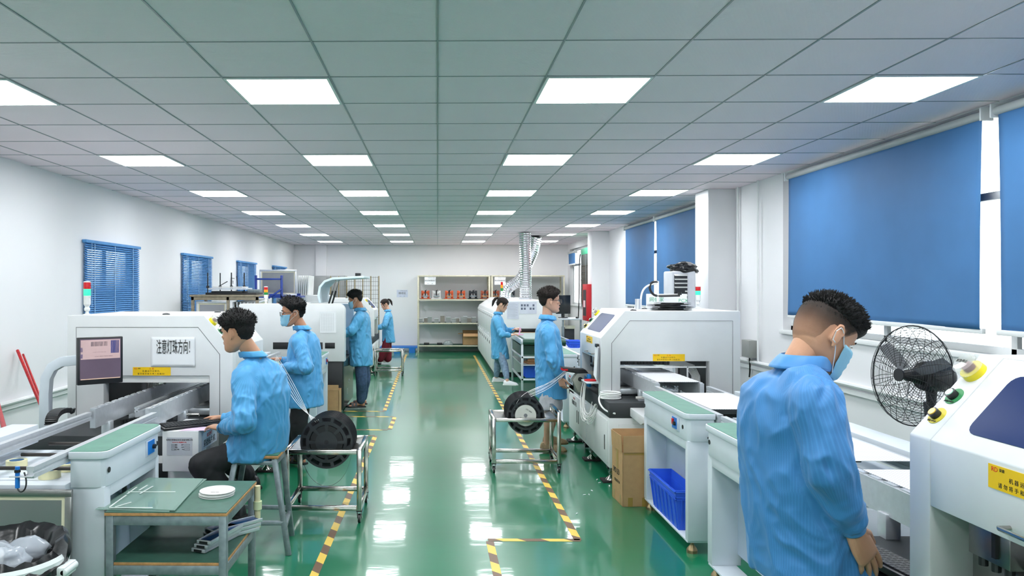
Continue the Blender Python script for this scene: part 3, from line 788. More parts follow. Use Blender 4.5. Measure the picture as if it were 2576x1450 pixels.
# ---- blue crates
def crate(loc, rz, w, d, h, label, m=None):
    t = thing('plastic_crate', label, 'crate', loc, rz); m = m or M_bin; tp = .03
    b = MB(); k = .004
    lo = [(-w / 2 + tp, -d / 2 + tp), (w / 2 - tp, -d / 2 + tp), (w / 2 - tp, d / 2 - tp), (-w / 2 + tp, d / 2 - tp)]; hi = [(-w / 2, -d / 2), (w / 2, -d / 2), (w / 2, d / 2), (-w / 2, d / 2)]
    def q(P, z, s): return [(x * s, y * s, z) for x, y in P]
    b.loft([q(lo, 0, 1), q(hi, h, 1), q(hi, h, .965), q(lo, k, .96)])
    b.build('crate_body', m, t, smooth=False)
    r = MB()
    for z, e in ((h - .008, .008), (h - .045, .005), (h - .062, .004)):
        x, y = w / 2 + e - (h - z) * .1, d / 2 + e - (h - z) * .1
        r.box(-x, x, -y, -y + .008, z - .006, z + .002); r.box(-x, x, y - .008, y, z - .006, z + .002); r.box(-x, -x + .008, -y, y, z - .006, z + .002); r.box(x - .008, x, -y, y, z - .006, z + .002)
    r.build('rim', m, t, bevel=.0015)
    r = MB()
    for i in range(7):
        y = -d / 2 + .04 + i * (d - .08) / 6
        for s in (-1, 1): r.prism([(s * (w / 2 - tp), y, .01), (s * (w / 2 - .004), y, h - .06), (s * (w / 2 + .004), y, h - .06), (s * (w / 2 - tp + .006), y, .01)], (0, .006, 0))
    for i in range(5):
        x = -w / 2 + .04 + i * (w - .08) / 4
        for s in (-1, 1): r.prism([(x, s * (d / 2 - tp), .01), (x, s * (d / 2 - .004), h - .06), (x, s * (d / 2 + .004), h - .06), (x, s * (d / 2 - tp + .006), .01)], (.006, 0, 0))
    r.build('rib', m, t, smooth=False)['kind'] = 'stuff'
    return t
crate((1.658, 5.32, .0845), 0, .165, .62, .27, 'bright blue plastic crate under the green-topped table on the right')
crate((1.68, 12.55, .22), 0, .52, .35, .20, 'blue plastic crate on the lower shelf of the belt bench')
t = thing('side_cabinet', 'low white cabinet carrying a small blue crate behind the tall man', 'cabinet', (1.93, 11.2, 0))
MB().box(0, .45, 0, .45, 0, .80).build('cabinet_body', M_cool, t, bevel=.004)
MB().box(.02, .43, -.012, 0, .03, .76).build('cabinet_door', M_cool, t, bevel=.003)
crate((2.06, 11.42, .80), 0, .20, .26, .11, 'small blue crate on the low white cabinet behind the tall man')
for px_, lab in (((1502, 1208), 'a'), ((1508, 1216), 'b'), ((1489, 1236), 'c'), ((1470, 1247), 'd'), ((1482, 1246), 'e'), ((1451, 1294), 'f')):
    p = atz(*px_); mb = MB(); a_ = random.random() * 3; mb.cyl((-.012, 0, .004), (.012, 0, .004), .004, n=8); o = mb.build('paper_scrap', M_paper); o.location = p; o.rotation_euler = (0, 0, a_)
    tag(o, 'tiny white paper scrap lying on the green floor near the cardboard box', 'scrap', 'white scraps on the floor')

# ---- reels
M_reel = mat('black_reel_plastic', (40, 42, 46), .3, var=.1)
def reel_mesh(mb, r, w, hub=.35, arms=8, n=48):
    """axis along local Y, centred"""
    for y in (-w / 2, w / 2 - .0022):
        def pt(rr, a, yy): return (rr * math.cos(a), yy, rr * math.sin(a))
        def ann(r0, r1, a0, a1, k):
            A = [pt(r0, a0 + (a1 - a0) * i / k, y) for i in range(k + 1)] + [pt(r1, a1 - (a1 - a0) * i / k, y) for i in range(k + 1)]
            mb.prism(A, (0, .0022, 0))
        for i in range(12):
            a = 2 * PI * i / 12; b = 2 * PI * (i + 1) / 12
            ann(r * .93, r, a, b, 4); ann(r * .02 + .012, r * .42, a, b, 3); ann(r * .66, r * .78, a, b, 3)
        for i in range(arms):
            a = 2 * PI * i / arms; ann(r * .42, r * .66, a - .10, a + .10, 2)
        for i in range(12):
            a = 2 * PI * (i + .5) / 12; ann(r * .78, r * .93, a - .07, a + .07, 2)
def reel(loc, rz, r, w, label, group, white=False, tapes=None, face=False, tilt=None):
    t = thing('component_reel', label, 'tape reel', loc, rz, group)
    if tilt: t.rotation_euler = tilt
    m = M_wplas if white else M_reel
    f = MB(); reel_mesh(f, r, w); f.build('reel_flange', m, t, ang=30)
    c = MB(); c.cyl((0, -w / 2 + .003, 0), (0, w / 2 - .003, 0), r * .62, n=40); c.build('tape_coil', mat('wound_tape_dark', (14, 14, 16), .5, var=.2, scale=40) if not white else M_wplas, t)
    if face:
        c = MB(); c.cyl((0, -w / 2 - .0012, 0), (0, -w / 2, 0), r * .56, n=40); lb = c.build('reel_label', mat('reel_label_white', (228, 226, 218), .4), t)
        c = MB(); c.cyl((0, -w / 2 - .0022, 0), (0, -w / 2 - .0012, 0), r * .10, n=24); c.build('reel_hub', mat('hub_grey', (130, 132, 134), .4), t)
        text('label_print', 'LED 2835', .016, M_ink, (.03, -w / 2 - .002, .045), (.8, 0, -.5), (.5, 0, .8), lb)
        text('label_print', 'ITEM  6500K', .010, M_ink, (-.03, -w / 2 - .002, -.03), (.8, 0, -.5), (.5, 0, .8), lb)
    return t
def strip(parent, pts, w, m, name='carrier_tape'):
    """flat band swept along points, width along local Y"""
    mb = MB(); R = []
    for i, p in enumerate(pts):
        p = V(p); d = (V(pts[min(i + 1, len(pts) - 1)]) - V(pts[max(i - 1, 0)])).normalized(); n = d.cross(Y_).normalized()
        R.append([p - Y_ * w / 2 + n * .0006, p + Y_ * w / 2 + n * .0006, p + Y_ * w / 2 - n * .0006, p - Y_ * w / 2 - n * .0006])
    mb.loft(R); return mb.build(name, m, parent)
def bez(p0, p1, p2, p3, n=16):
    p0, p1, p2, p3 = map(V, (p0, p1, p2, p3)); return [p0 * (1 - t) ** 3 + p1 * 3 * t * (1 - t) ** 2 + p2 * 3 * t * t * (1 - t) + p3 * t ** 3 for t in [i / n for i in range(n + 1)]]
M_ctape = mat('carrier_tape_white', (225, 226, 224), .3, var=.04)
M_ctapeb = mat('carrier_tape_black', (34, 34, 38), .3)

# ---- stainless reel carts
def cart(loc, w, d, h, label, slot=(.12, .46), handle=False, wheel=True):
    t = thing('reel_cart', label, 'cart', loc, 0, None); b = .034
    f = MB(); z0 = .09
    for x in (0, w - b):
        for y in (0, d - b): f.box(x, x + b, y, y + b, z0, h + (.06 if (handle and x > 0) else 0))
    for z in (z0, h - b):
        f.box(b, w - b, 0, b, z, z + b); f.box(b, w - b, d - b, d, z, z + b); f.box(0, b, b, d - b, z, z + b); f.box(w - b, w, b, d - b, z, z + b)
    if handle: f.box(w - b, w, b, d - b, h + .03, h + .06)
    f.build('cart_frame', M_steel, t, bevel=.003)
    s = MB(); s.prism([(b * .5, b, h - .004), (slot[0], b, h - .028), (slot[0], b, h - .030), (b * .5, b, h - .006)], (0, d - 2 * b, 0)); s.prism([(w - b * .5, b, h - .004), (slot[1], b, h - .028), (slot[1], b, h - .030), (w - b * .5, b, h - .006)], (0, d - 2 * b, 0))
    pieces(s, 'tray_sheet', M_brush, t, smooth=False)
    a = MB(); a.cyl(((slot[0] + slot[1]) / 2, .005, h - .02), ((slot[0] + slot[1]) / 2, d - .005, h - .02), .010); a.build('reel_axle', M_steel, t)
    for x in (b / 2, w - b / 2):
        for y in (b / 2 + .01, d - b / 2 - .01):
            c = MB(); c.cyl((x - .009, y, .032), (x + .009, y, .032), .032, n=18); c.prism([(x - .016, y - .02, .085), (x - .016, y + .02, .085), (x - .016, y + .012, .03), (x - .016, y - .006, .03)], (.003, 0, 0)); c.prism([(x + .013, y - .02, .085), (x + .013, y + .02, .085), (x + .013, y + .012, .03), (x + .013, y - .006, .03)], (.003, 0, 0)); c.box(x - .02, x + .02, y - .022, y + .022, .082, .09)
            w_ = c.build('castor', M_black, t)
            MB().cyl((x - .0105, y, .032), (x + .0105, y, .032), .014, n=12).build('wheel_hub', M_steel, w_)
    return t
cartL = cart((-1.11, 5.42, 0), .56, .56, .53, 'shiny steel reel cart on the left, holding large black reels')
cartR = cart((.50, 6.90, 0), .63, .50, .505, 'shiny steel reel cart on the right with raised handle and reels', handle=True, slot=(.16, .52))
cL = at(825, 1132, 5.62)
for i in range(5):
    rl = reel((cL.x + .001 * i, 5.56 + .055 * i, .56), 0, .195, .034, 'large black component reel in the left cart, %s' % ['the one nearest the camera', 'second from the front', 'third from the front', 'fourth from the front', 'fifth, at the back'][i], 'large black reels in the left cart')
    pts = bez((-.06 - .02 * i, 0, .165 - .02 * i), (-.22, .1, .20), (-.36, .3 + .05 * i, .32), (-.62, 1.1 - .05 * i, .50 + .01 * i)); strip(rl, pts, .008, M_ctape)
    if i == 0: strip(rl, bez((-.19, -.02, -.02), (-.17, -.02, -.42), (.17, -.02, -.42), (.19, -.02, -.03), 24), .008, M_ctapeb)
cR = at(1322, 1052, 6.98)
for i in range(8):
    rl = reel((cR.x + .001 * i, 6.985 + .053 * i, .52), .0, .175, .022, 'black component reel in the right cart, %s' % ['front one with a round white label', 'second from the front', 'third from the front', 'fourth from the front', 'fifth from the front', 'sixth from the front', 'seventh from the front', 'rearmost'][i], 'black reels in the right cart', face=(i == 0))
    e = V((1.29, 7.42 + .012 * i, .90)) - rl.location
    pts = bez((-.10, 0, .05) if i == 0 else (.03, 0, .155), (-.06, 0, .30) if i == 0 else (.14, 0, .20), (.30, .15, .22), (e.x, e.y, e.z), 18); strip(rl, pts, .009, M_ctape if i % 3 != 2 else M_ctapeb)
# ---- feeder bank at the right machine
for i in range(3):
    t = thing('tape_feeder', 'metal and black tape feeder hooked on the right machine beside the grey shorts, %s' % ['nearest', 'middle', 'farthest'][i], 'feeder', (1.27, 7.36 + .05 * i, 0), 0, 'tape feeders on the right machine')
    b = MB(); b.prism([(0, 0, .92), (.10, 0, .90), (.35, 0, .87), (.35, 0, .80), (.22, 0, .80), (.16, 0, .85), (.155, 0, .68), (.10, 0, .68), (.05, 0, .80), (.09, 0, .86)], (0, .012, 0)); b.build('feeder_plate', mat('feeder_grey', (168, 166, 158), .4, .3), t, bevel=.002)
    b = MB(); b.prism([(-.06, -.006, .925), (.17, -.006, .905), (.20, -.006, .87), (.09, -.006, .865), (-.02, -.006, .885)], (0, .022, 0)); b.build('feeder_cover', M_black, t, bevel=.002)
    b = MB(); b.box(-.055, .0, -.008, -.005, .893, .91); b.build('red_tab', M_red, t)
    b = MB(); b.cyl((.12, -.008, .81), (.12, .02, .81), .022, n=18); b.build('feeder_spool', M_black, t)
t = thing('air_hoses', 'tangle of thin white air hoses hanging in front of the right machine', 'hose', (0, 0, 0))
for i in range(16):
    x = 1.44 + .004 * (i % 5); y = 7.25 + .03 * (i % 6); r = random.Random(i)
    a = V((x - .02, y, .80)); pts = bez(a, a + V((-.05 - .05 * r.random(), -.05, -.30 - .2 * r.random())), a + V((-.01, -.35 * r.random(), -.34 - .15 * r.random())), (1.50 - .04 * r.random(), 7.0 + .2 * r.random(), .62 - .1 * r.random()), 14)
    mb = MB(); mb.tube(pts, .0035, 6); mb.build('hose', M_wplas, t)
t = thing('hose_coil', 'flat coil of thick white plastic hose on the dark slab of the right machine', 'hose', (1.56, 6.82, .70))
mb = MB()
for i in range(4):
    mb.tube([((.09 - .004 * (i % 2)) * math.cos(a), (.075) * math.sin(a), .009 + .015 * i) for a in [k * PI / 16 for k in range(32)]], .008, 8, closed=True)
mb.tube(bez((-.09, 0, .03), (-.13, -.02, .0), (-.12, -.16, -.10), (-.02, -.27, -.09)), .008, 8)
mb.build('hose', M_wplas, t)
t = thing('clip_papers', 'white papers clipped at the aisle corner of the right machine', 'papers', (0, 0, 0))
mb = MB()
for i in range(4): mb.prism([(1.478 - .004 * i, 6.90, 1.16), (1.478 - .004 * i, 7.02, 1.17), (1.466 - .005 * i, 7.03, .86 + .01 * i), (1.468 - .005 * i, 6.91, .83 + .01 * i)], (.001, 0, 0))
mb.build('paper_sheets', M_paper, t)
MB().box(1.455, 1.482, 6.93, 6.99, 1.155, 1.185).build('binder_clip', M_black, t, bevel=.002)
t = thing('pliers', 'pliers with red handles lying on the white tray of the right machine', 'tool', (1.40, 7.12, .83))
MB().box(-.02, .12, -.12, .14, -.02, -.008).build('tray_plate', M_cool, t, bevel=.003)
for s in (-1, 1): MB().tube(bez((.09, .02 * s, 0), (.05, .05 * s, 0), (.0, .04 * s, 0), (-.01, .01 * s, 0)), .008, 8).build('handle', M_red, t)
o = MB().box(1.455, 1.488, 7.3, 7.62, .74, .86).build('blue_tub', mat('teal_blue_plastic', (0, 118, 190), .4), bevel=.006); tag(o, 'blue plastic tub at the opening of the right machine', 'tub')

# ---- things on the right machine's top
zt = 1.4895
for i, (dx, m_) in enumerate(((0, 0), (.02, 0), (-.03, 0), (.015, 0))):
    rl = reel((2.22 + dx, 7.20, zt + .012 + .017 * i), 0, .19 if i < 3 else .17, .014, 'black reel lying flat on the right machine, %s of the stack' % ['bottom', 'second', 'third', 'top'][i], 'reels lying on the right machine', tilt=(PI / 2, 0, .4 * i))
t = thing('magnifier_lamp', 'white bent-arm clamp lamp standing on the right machine', 'lamp', (2.02, 7.62, zt))
mb = MB(); mb.cyl((0, 0, 0), (0, 0, .1), .028, n=16); mb.build('base', M_alu, t)
MB().tube(bez((.03, 0, .0), (.02, 0, .2), (.06, 0, .24), (.20, 0, .26)), .010, 8).build('lamp_arm', M_wplas, t)
MB().box(.19, .21, -.01, .01, .0, .28).build('lamp_post', M_wplas, t, bevel=.002)
MB().tube(bez((.20, 0, .27), (.08, 0, .30), (.10, 0, .12), (.22, 0, .13)) + [V((.42, 0, .135))], .012, 8).build('spring_arm', M_black, t)
mb = MB(); mb.cyl((.42, 0, .14), (.42, 0, .17), .02, n=12); mb.box(.37, .47, -.01, .01, .17, .19); mb.build('knob', M_black, t)
t = thing('equipment_box', 'white carton with green print standing behind the reels on the right machine', 'box', (2.34, 7.78, zt))
MB().box(-.18, .21, -.05, .05, 0, .15).build('box_body', M_paper, t, bevel=.003)
text('box_print', '网伯家', .05, mat('green_print', (90, 175, 130), .5), (-.10, -.051, .09), X_, Z_, t); text('box_print', 'PCX', .05, mat('green_print', (90, 175, 130), .5), (.17, -.051, .08), X_, Z_, t)
# ---- air cooler
t = thing('air_cooler', 'tall white air cooler with louvred front under a black bag', 'air cooler', (0, 0, 0))
a = at(1692, 682, 8.74); b_ = at(1757, 800, 8.74); w = b_.x - a.x
MB().box(a.x, a.x + .27, 8.75, 9.10, 0, a.z).build('cooler_body', mat('cooler_pale_grey', (222, 224, 232), .35), t, bevel=.02, seg=3)
mb = MB(); mb.box(a.x + .02, a.x + .17, 8.735, 8.752, a.z - .35, a.z - .05); mb.build('louvre_recess', M_dark, t, bevel=.004)
mb = MB()
for i in range(7): z = a.z - .335 + i * .046; mb.prism([(a.x + .02, 8.72, z), (a.x + .02, 8.745, z + .018), (a.x + .02, 8.745, z + .022), (a.x + .02, 8.72, z + .005)], (.15, 0, 0))
mb.build('louvre', M_wplas, t, bevel=.001)
MB().box(a.x + .0, a.x + .19, 8.735, 8.752, .1, a.z - .37).build('lower_panel', M_cool, t, bevel=.004)
def rag(name, c, r, m, label, cat, seed=1, lev=4):
    me = bpy.data.meshes.new(name); bm = bmesh.new(); bmesh.ops.create_icosphere(bm, subdivisions=lev, radius=1)
    for v in bm.verts:
        p = v.co.copy(); k = 1 + .35 * noise.noise(p * 1.6 + V((seed, 0, 0))) + .18 * abs(noise.noise(p * 4 + V((0, seed, 0))))
        v.co = V((p.x * r[0] * k, p.y * r[1] * k, max(-.6, p.z) * r[2] * k))
    bm.to_mesh(me); bm.free(); me.materials.append(m)
    for p_ in me.polygons: p_.use_smooth = True
    o = bpy.data.objects.new(name, me); sc.collection.objects.link(o); o.location = c; tag(o, label, cat); return o
M_bag = mat('black_bag_film', (20, 20, 24), .25, bump=.6, bscale=14)
rag('plastic_bag', (a.x + .16, 8.88, a.z + .03), (.17, .14, .075), M_bag, 'black plastic bag crumpled over the top of the air cooler', 'bag', 3)
# ---- standing fan behind the bowed man
fc = at(2291, 945, 4.15)
t = thing('standing_fan', 'large black standing fan with round wire cage under the blue blinds', 'fan', (fc.x, fc.y, 0), 0)
fz = fc.z; ax = V((-.98, -.18, 0.06)).normalized(); aa, ab, _ = basis(ax); Rf = .272
def fp(r, a, k): return V((0, 0, fz)) + aa * r * math.cos(a) + ab * r * math.sin(a) + ax * k
mb = MB()
M_wire = mat('black_wire', (30, 31, 34), .35, .4)
for side in (1, -1):
    mb = MB()
    for i in range(1, 17):
        r = Rf * (.2 + .8 * i / 16); k = side * .07 * math.sqrt(max(0, 1 - (r / Rf) ** 2)) ** .8
        mb.tube([fp(r, q * 2 * PI / 40, k) for q in range(40)], .0013, 4, closed=True)
    for j in range(12):
        a0 = j * 2 * PI / 12
        for da in (-.2, .2): mb.tube([fp(Rf * s, a0 + da * s, side * .07 * math.sqrt(max(0, 1 - s * s)) ** .8) for s in (.18, .4, .6, .8, .92, 1)], .0016, 4)
    mb.build('wire_cage', M_wire, t)
mb = MB(); mb.tube([fp(Rf, q * 2 * PI / 48, 0) for q in range(48)], .004, 6, closed=True); mb.build('cage_rim', M_wire, t)
mb = MB(); mb.cyl(fp(0, 0, .07), fp(0, 0, .078), .035, n=24); mb.build('badge_disc', M_black, t)
bl = MB()
for j in range(3):
    rg = []
    for s in (.2, .5, .8, .93):
        a0 = j * 2 * PI / 3 + .4; wd = .05 + .10 * math.sin(s * 2.6)
        rg.append([fp(Rf * s, a0 - wd / s * .6, -.022), fp(Rf * s, a0 + wd / s * .6, .022), fp(Rf * s, a0 + wd / s * .6, .024), fp(Rf * s, a0 - wd / s * .6, -.020)])
    bl.loft(rg)
bl.build('fan_blade', mat('blade_silver_black', (120, 122, 126), .3, .6), t)
mb = MB(); mb.lathe([(.012, .05), (.03, .03), (.034, .0), (.05, -.06), (.078, -.075), (.085, -.12), (.082, -.20), (.06, -.235), (.02, -.24)], V((0, 0, fz)), ax, 24); mb.build('motor_housing', M_black, t)
mb = MB(); q = V((0, 0, fz)) - ax * .13; mb.limb([q - Z_ * .04, q - Z_ * .14], [.03, .024]); mb.beam(q - Z_ * .14 + ax * .02, V((q.x, q.y, fz - .30)), .04, .03); mb.cyl((q.x, q.y, .05), (q.x, q.y, fz - .12), .022, n=14); mb.build('fan_pole', M_black, t)
mb = MB(); mb.lathe([(.24, 0), (.24, .02), (.08, .05), (.03, .06)], (q.x, q.y, 0), n=28); mb.build('fan_base', M_black, t)
# ---- electrical box
t = thing('electrical_box', 'small grey electrical box on the wall beside the right machine', 'switch box', (XR, 8.42, 0))
MB().box(-.10, 0, -.10, .10, .93, 1.12).build('box_case', mat('switchbox_grey', (150, 152, 148), .5), t, bevel=.004)
MB().tube(bez((-.05, 0, .93), (-.05, 0, .85), (-.02, .05, .8), (-.02, .08, .7)), .009, 8).build('cable', M_black, t)

# ---- steel side table in the foreground
tz = .62
t = thing('work_table', 'steel-legged work table with green top and plywood edge in the foreground', 'table', (0, 0, 0))
x0, x1, y0, y1 = -1.605, -1.013, 3.60, 4.20
mb = MB(); lw = .036
for x in (x0 + .005, x1 - lw - .004):
    for y in (y0 + .005, y1 - lw - .005):
        mb = MB(); mb.box(x, x + lw, y, y + lw, 0, tz - .018); mb.build('leg', M_galv, t, bevel=.002)
for z in (tz - .066, .315):
    mb = MB(); xa, xb, ya, yb = x0 + .008, x1 - .008, y0 + .008, y1 - .008
    mb.box(xa + .03, xb - .03, ya, ya + .03, z, z + .045); mb.box(xa + .03, xb - .03, yb - .03, yb, z, z + .045); mb.box(xa, xa + .03, ya + .03, yb - .03, z, z + .045); mb.box(xb - .03, xb, ya + .03, yb - .03, z, z + .045)
    mb.build('rail', M_galv, t, bevel=.002)
for nm, z in (('table_top', tz - .018), ('lower_shelf', .36)):
    i = 0 if nm == 'table_top' else .012
    p = MB().box(x0 + i, x1 - i, y0 + i, y1 - i, z, z + .014).build(nm, M_ply, t, bevel=.001)
    MB().box(x0 + .002 + i, x1 - .002 - i, y0 + .002 + i, y1 - .002 - i, z + .014, z + .018).build('rubber_sheet', mat('table_rubber', (58, 98, 84), .5, var=.12, scale=20), p)
M_gsheet = mat('greenish_glass', (150, 182, 170), .1, var=.0, alpha=.55, spec=.6)
def gl(org, c, label):
    mb = MB(); P = [V(p) - V(org) for p in c]; mb.prism([(p.x, p.y, 0) for p in P], (0, 0, .004)); o = mb.build('glass_sheet', M_gsheet, smooth=False, bevel=.0006); o.location = org; tag(o, label, 'glass sheet', 'glass sheets on the work table')
def tp_(u, v, z=tz): return atz(u, v, z)
c1 = [tp_(240, 1283, tz + .0005), tp_(425, 1290, tz + .0005), tp_(520, 1207, tz + .0005), tp_(375, 1204, tz + .0005)]
c2 = [tp_(272, 1278, tz + .0055), tp_(440, 1286, tz + .0055), tp_(512, 1206, tz + .0055), tp_(372, 1204, tz + .0055)]
gl(c1[0], c1, 'lower of two glass sheets on the foreground table, sticking out to the left'); gl(c2[0], c2, 'upper of two glass sheets on the foreground table, under thin white strips')
for (u0, v0, u1, v1), lab in (((274, 1278, 384, 1278), 'front'), ((322, 1238, 441, 1238), 'long middle'), ((276, 1276, 318, 1246), 'left slanting'), ((290, 1276, 330, 1264), 'short front slanting'), ((320, 1243, 344, 1226), 'upper left slanting'), ((350, 1234, 371, 1221), 'short upper'), ((352, 1244, 385, 1225), 'crossing')):
    a = tp_(u0, v0, tz + .0105); b = tp_(u1, v1, tz + .0105); mb = MB(Matrix.Translation(-a)); mb.beam(a + Z_ * (.003 if lab == 'crossing' else 0), b + Z_ * (.003 if lab == 'crossing' else 0), .008, .0015, up=Z_)
    o = mb.build('plastic_strip', M_wplas, smooth=False); o.location = a; tag(o, '%s thin white plastic strip on the glass sheets' % lab, 'strip', 'white strips on the glass')
rc = tp_(545, 1246, tz)
for i in range(2):
    rl = thing('white_reel', '%s of two white paper reels stacked on the foreground table' % ['lower', 'upper'][i], 'tape reel', (rc.x + .003 * i, rc.y + .004 * i, tz + .001 + .013 * i), 0, 'white reels on the table')
    mb = MB(); mb.cyl((0, 0, 0), (0, 0, .0025), .090, n=48); mb.cyl((0, 0, .0095), (0, 0, .012), .090, n=48); mb.build('reel_flange', M_wplas, rl)
    mb = MB(); mb.cyl((0, 0, .002), (0, 0, .010), .078, n=40); mb.build('tape_coil', mat('paper_tape', (214, 214, 210), .7), rl)
    if i: mb = MB(); mb.cyl((0, 0, .012), (0, 0, .0126), .028, n=30); mb.build('hub_label', mat('hub_pale', (214, 218, 222), .5), rl); text('label_print', 'ROHS 0603', .009, M_ink, (0, -.045, .0127), X_, Y_, rl)
# feeders on the lower shelf
sz = .379
def shelf_feeder(loc, rz, label, tilt=0):
    t = thing('shelf_feeder', label, 'feeder', loc, rz, 'tape feeders on the lower shelf'); t.rotation_euler = (tilt, 0, rz)
    MB().box(-.035, .035, -.14, .14, 0, .014).build('feeder_body', mat('feeder_blue', (38, 74, 128), .25, .3), t, bevel=.004)
    mb = MB(); mb.box(-.04, -.034, -.15, .15, -.001, .018); mb.box(.034, .04, -.15, .15, -.001, .018); mb.box(-.04, .04, -.155, -.145, 0, .018); mb.build('side_rail', M_alu, t, bevel=.001)
    mb = MB(); mb.box(-.022, .022, -.160, -.154, .003, .014); mb.build('end_slot', M_black, t)
    return t
p = tp_(520, 1395, sz)
for i in range(3): shelf_feeder((p.x + .01 * i + .005, p.y + .16, sz + .0035 + .021 * i), -.35 + .03 * i, '%s blue and silver tape feeder at the front of the lower shelf' % ['bottom', 'middle', 'top'][i])
p = tp_(600, 1360, sz)
for i in range(3): shelf_feeder((-1.10 + .006 * i, 4.0 + .008 * i, sz + .0035 + .021 * i), -.75, '%s dark tape feeder at the back right of the lower shelf' % ['lowest', 'middle', 'uppermost'][i])
t = thing('tape_roll_tube', 'paper tube wrapped with masking tape fixed to the foreground table leg', 'tube', (x1 + .012, y1 - .03, 0))
MB().cyl((0, 0, .37), (0, 0, .60), .016, n=18).build('paper_tube', mat('cream_paper', (222, 214, 176), .7), t)
MB().cyl((0, 0, .47), (0, 0, .515), .024, n=18).build('masking_tape', mat('masking_tape', (214, 222, 180), .6), t)
# pink plastic stool under/behind
t = thing('plastic_stool', 'lilac pink plastic stool under the left conveyor, seen through the work table', 'stool', (-1.68, 4.75, 0), .2)
mb = MB(); mb.lathe([(.15, .30), (.155, .315), (.12, .325)], n=4); mb.build('seat', mat('pink_plastic', (205, 130, 210), .4), t)
for sx in (-1, 1):
    for sy in (-1, 1): mb = MB(); mb.prism([(.08 * sx, .08 * sy, .31), (.03 * sx, .09 * sy, .31), (.06 * sx, .13 * sy, 0), (.12 * sx, .12 * sy, 0)], (0, .006 * sy, 0)); mb.build('leg', mat('pink_plastic', (205, 130, 210), .4), t)

# ---- wooden-seat stool of the seated man
t = thing('work_stool', 'steel stool with splayed legs and green-covered seat under the seated man', 'stool', (0, 0, 0))
sx0, sx1, sy0, sy1, sZ = -1.33, -1.02, 4.80, 5.10, .63
MB().box(sx0, sx1, sy0, sy1, sZ - .025, sZ - .006).build('seat', M_ply, t, bevel=.004)
MB().box(sx0 + .002, sx1 - .002, sy0 + .002, sy1 - .002, sZ - .006, sZ).build('seat_cover', M_mat, t, bevel=.002)
tops = [(sx0 + .03, sy0 + .03), (sx1 - .03, sy0 + .03), (sx0 + .03, sy1 - .03), (sx1 - .03, sy1 - .03)]; bots = [(-1.40, 4.74), (-.947, 4.77), (-1.42, 5.17), (-1.00, 5.15)]
for (a, b), (c, d) in zip(tops, bots): mb = MB(); mb.beam((a, b, sZ - .03), (c, d, .0), .034, .028, up=Y_); mb.build('leg', M_galv, t, bevel=.002)
def lp(i, z): a = V((*tops[i], sZ - .03)); b = V((*bots[i], 0)); k = (sZ - .03 - z) / (sZ - .03); return a + (b - a) * k
mb = MB()
for i, j, z in ((0, 1, .575), (2, 3, .575), (0, 2, .575), (1, 3, .575), (0, 1, .20), (2, 3, .20), (0, 2, .17), (1, 3, .17)): mb.beam(lp(i, z), lp(j, z), .026, .026)
pieces(mb, 'rung', M_galv, t, bevel=.002)

# ---- left foreground: white cabinet with stencil frame, tape rolls, sensor, bin
def stencil(loc, rot, w, h, label, name='printing_stencil', cream=True, m=None, group=None):
    t = thing(name, label, 'stencil frame', loc, 0, group); t.rotation_euler = rot; k = .032
    mb = MB(); mb.box(0, w, -.02, .0, 0, k); mb.box(0, w, -.02, 0, h - k, h); mb.box(0, k, -.02, 0, k, h - k); mb.box(w - k, w, -.02, 0, k, h - k); mb.build('frame', M_brush if cream else M_alu, t, bevel=.002)
    mb = MB(); q = k + .018
    mb.box(k, w - k, -.012, -.008, k, q); mb.box(k, w - k, -.012, -.008, h - q, h - k); mb.box(k, q, -.012, -.008, q, h - q); mb.box(w - q, w - k, -.012, -.008, q, h - q); mb.build('glue_border', mat('cream_mesh_border', (226, 218, 190), .6), t, smooth=False)
    f = MB().box(q, w - q, -.011, -.009, q, h - q).build('foil', m or M_brush, t, smooth=False)
    return t
M_foil = mat('perforated_foil', (140, 138, 140), .28, .9, var=.1)
nt, N, L, B = nodes_of(M_foil)
_c = N.new('ShaderNodeTexCoord'); _v = N.new('ShaderNodeTexVoronoi'); _v.inputs['Scale'].default_value = 45; _v.inputs['Randomness'].default_value = 0
L.new(_c.outputs['Object'], _v.inputs['Vector'])
_r = N.new('ShaderNodeValToRGB'); _r.color_ramp.elements[0].position = .1; _r.color_ramp.elements[1].position = .16; _r.color_ramp.elements[0].color = (.05, .05, .05, 1); _r.color_ramp.elements[1].color = (.35, .34, .35, 1)
L.new(_v.outputs['Distance'], _r.inputs['Fac']); L.new(_r.outputs['Color'], B.inputs['Base Color'])
stencil((-2.50, 3.585, .16), (-.03, 0, 0), .745, .57, 'steel stencil frame with cream border leaning against the left conveyor table behind the bin', m=M_foil)
for (u, v, lab) in ((42, 1165, 'left'), (125, 1190, 'front'), (172, 1172, 'right')):
    p = atz(u, v, .77); t = thing('tape_roll', '%s roll of cream masking tape under the left conveyor rails' % lab, 'tape roll', (p.x, p.y, .7455), 0, 'masking tape rolls')
    mb = MB(); R = [(.052, 0), (.052, .04), (.036, .04), (.036, 0)]; mb.loft([MB().ring((0, 0, z), X_, Y_, r, r, 32) for r, z in R] + [MB().ring((0, 0, 0), X_, Y_, .052, .052, 32)], cap=False); mb.build('tape_coil', mat('masking_cream', (226, 220, 178), .6), t, ang=50)
    mb = MB(); mb.loft([MB().ring((0, 0, z), X_, Y_, r, r, 32) for r, z in [(.036, .001), (.036, .039), (.034, .039), (.034, .001)]] , cap=False); mb.build('core', mat('tape_core', (120, 160, 200), .6), t)
t = thing('conveyor_sensor', 'blue cylindrical sensor with black cable clamped under the left conveyor rail', 'sensor', at(44, 1200, 3.34))
MB().cyl((0, 0, -.05), (0, 0, .045), .010, n=14).build('sensor_body', M_blue, t); MB().cyl((0, 0, .02), (0, 0, .032), .015, n=6).build('sensor_nut', M_black, t)
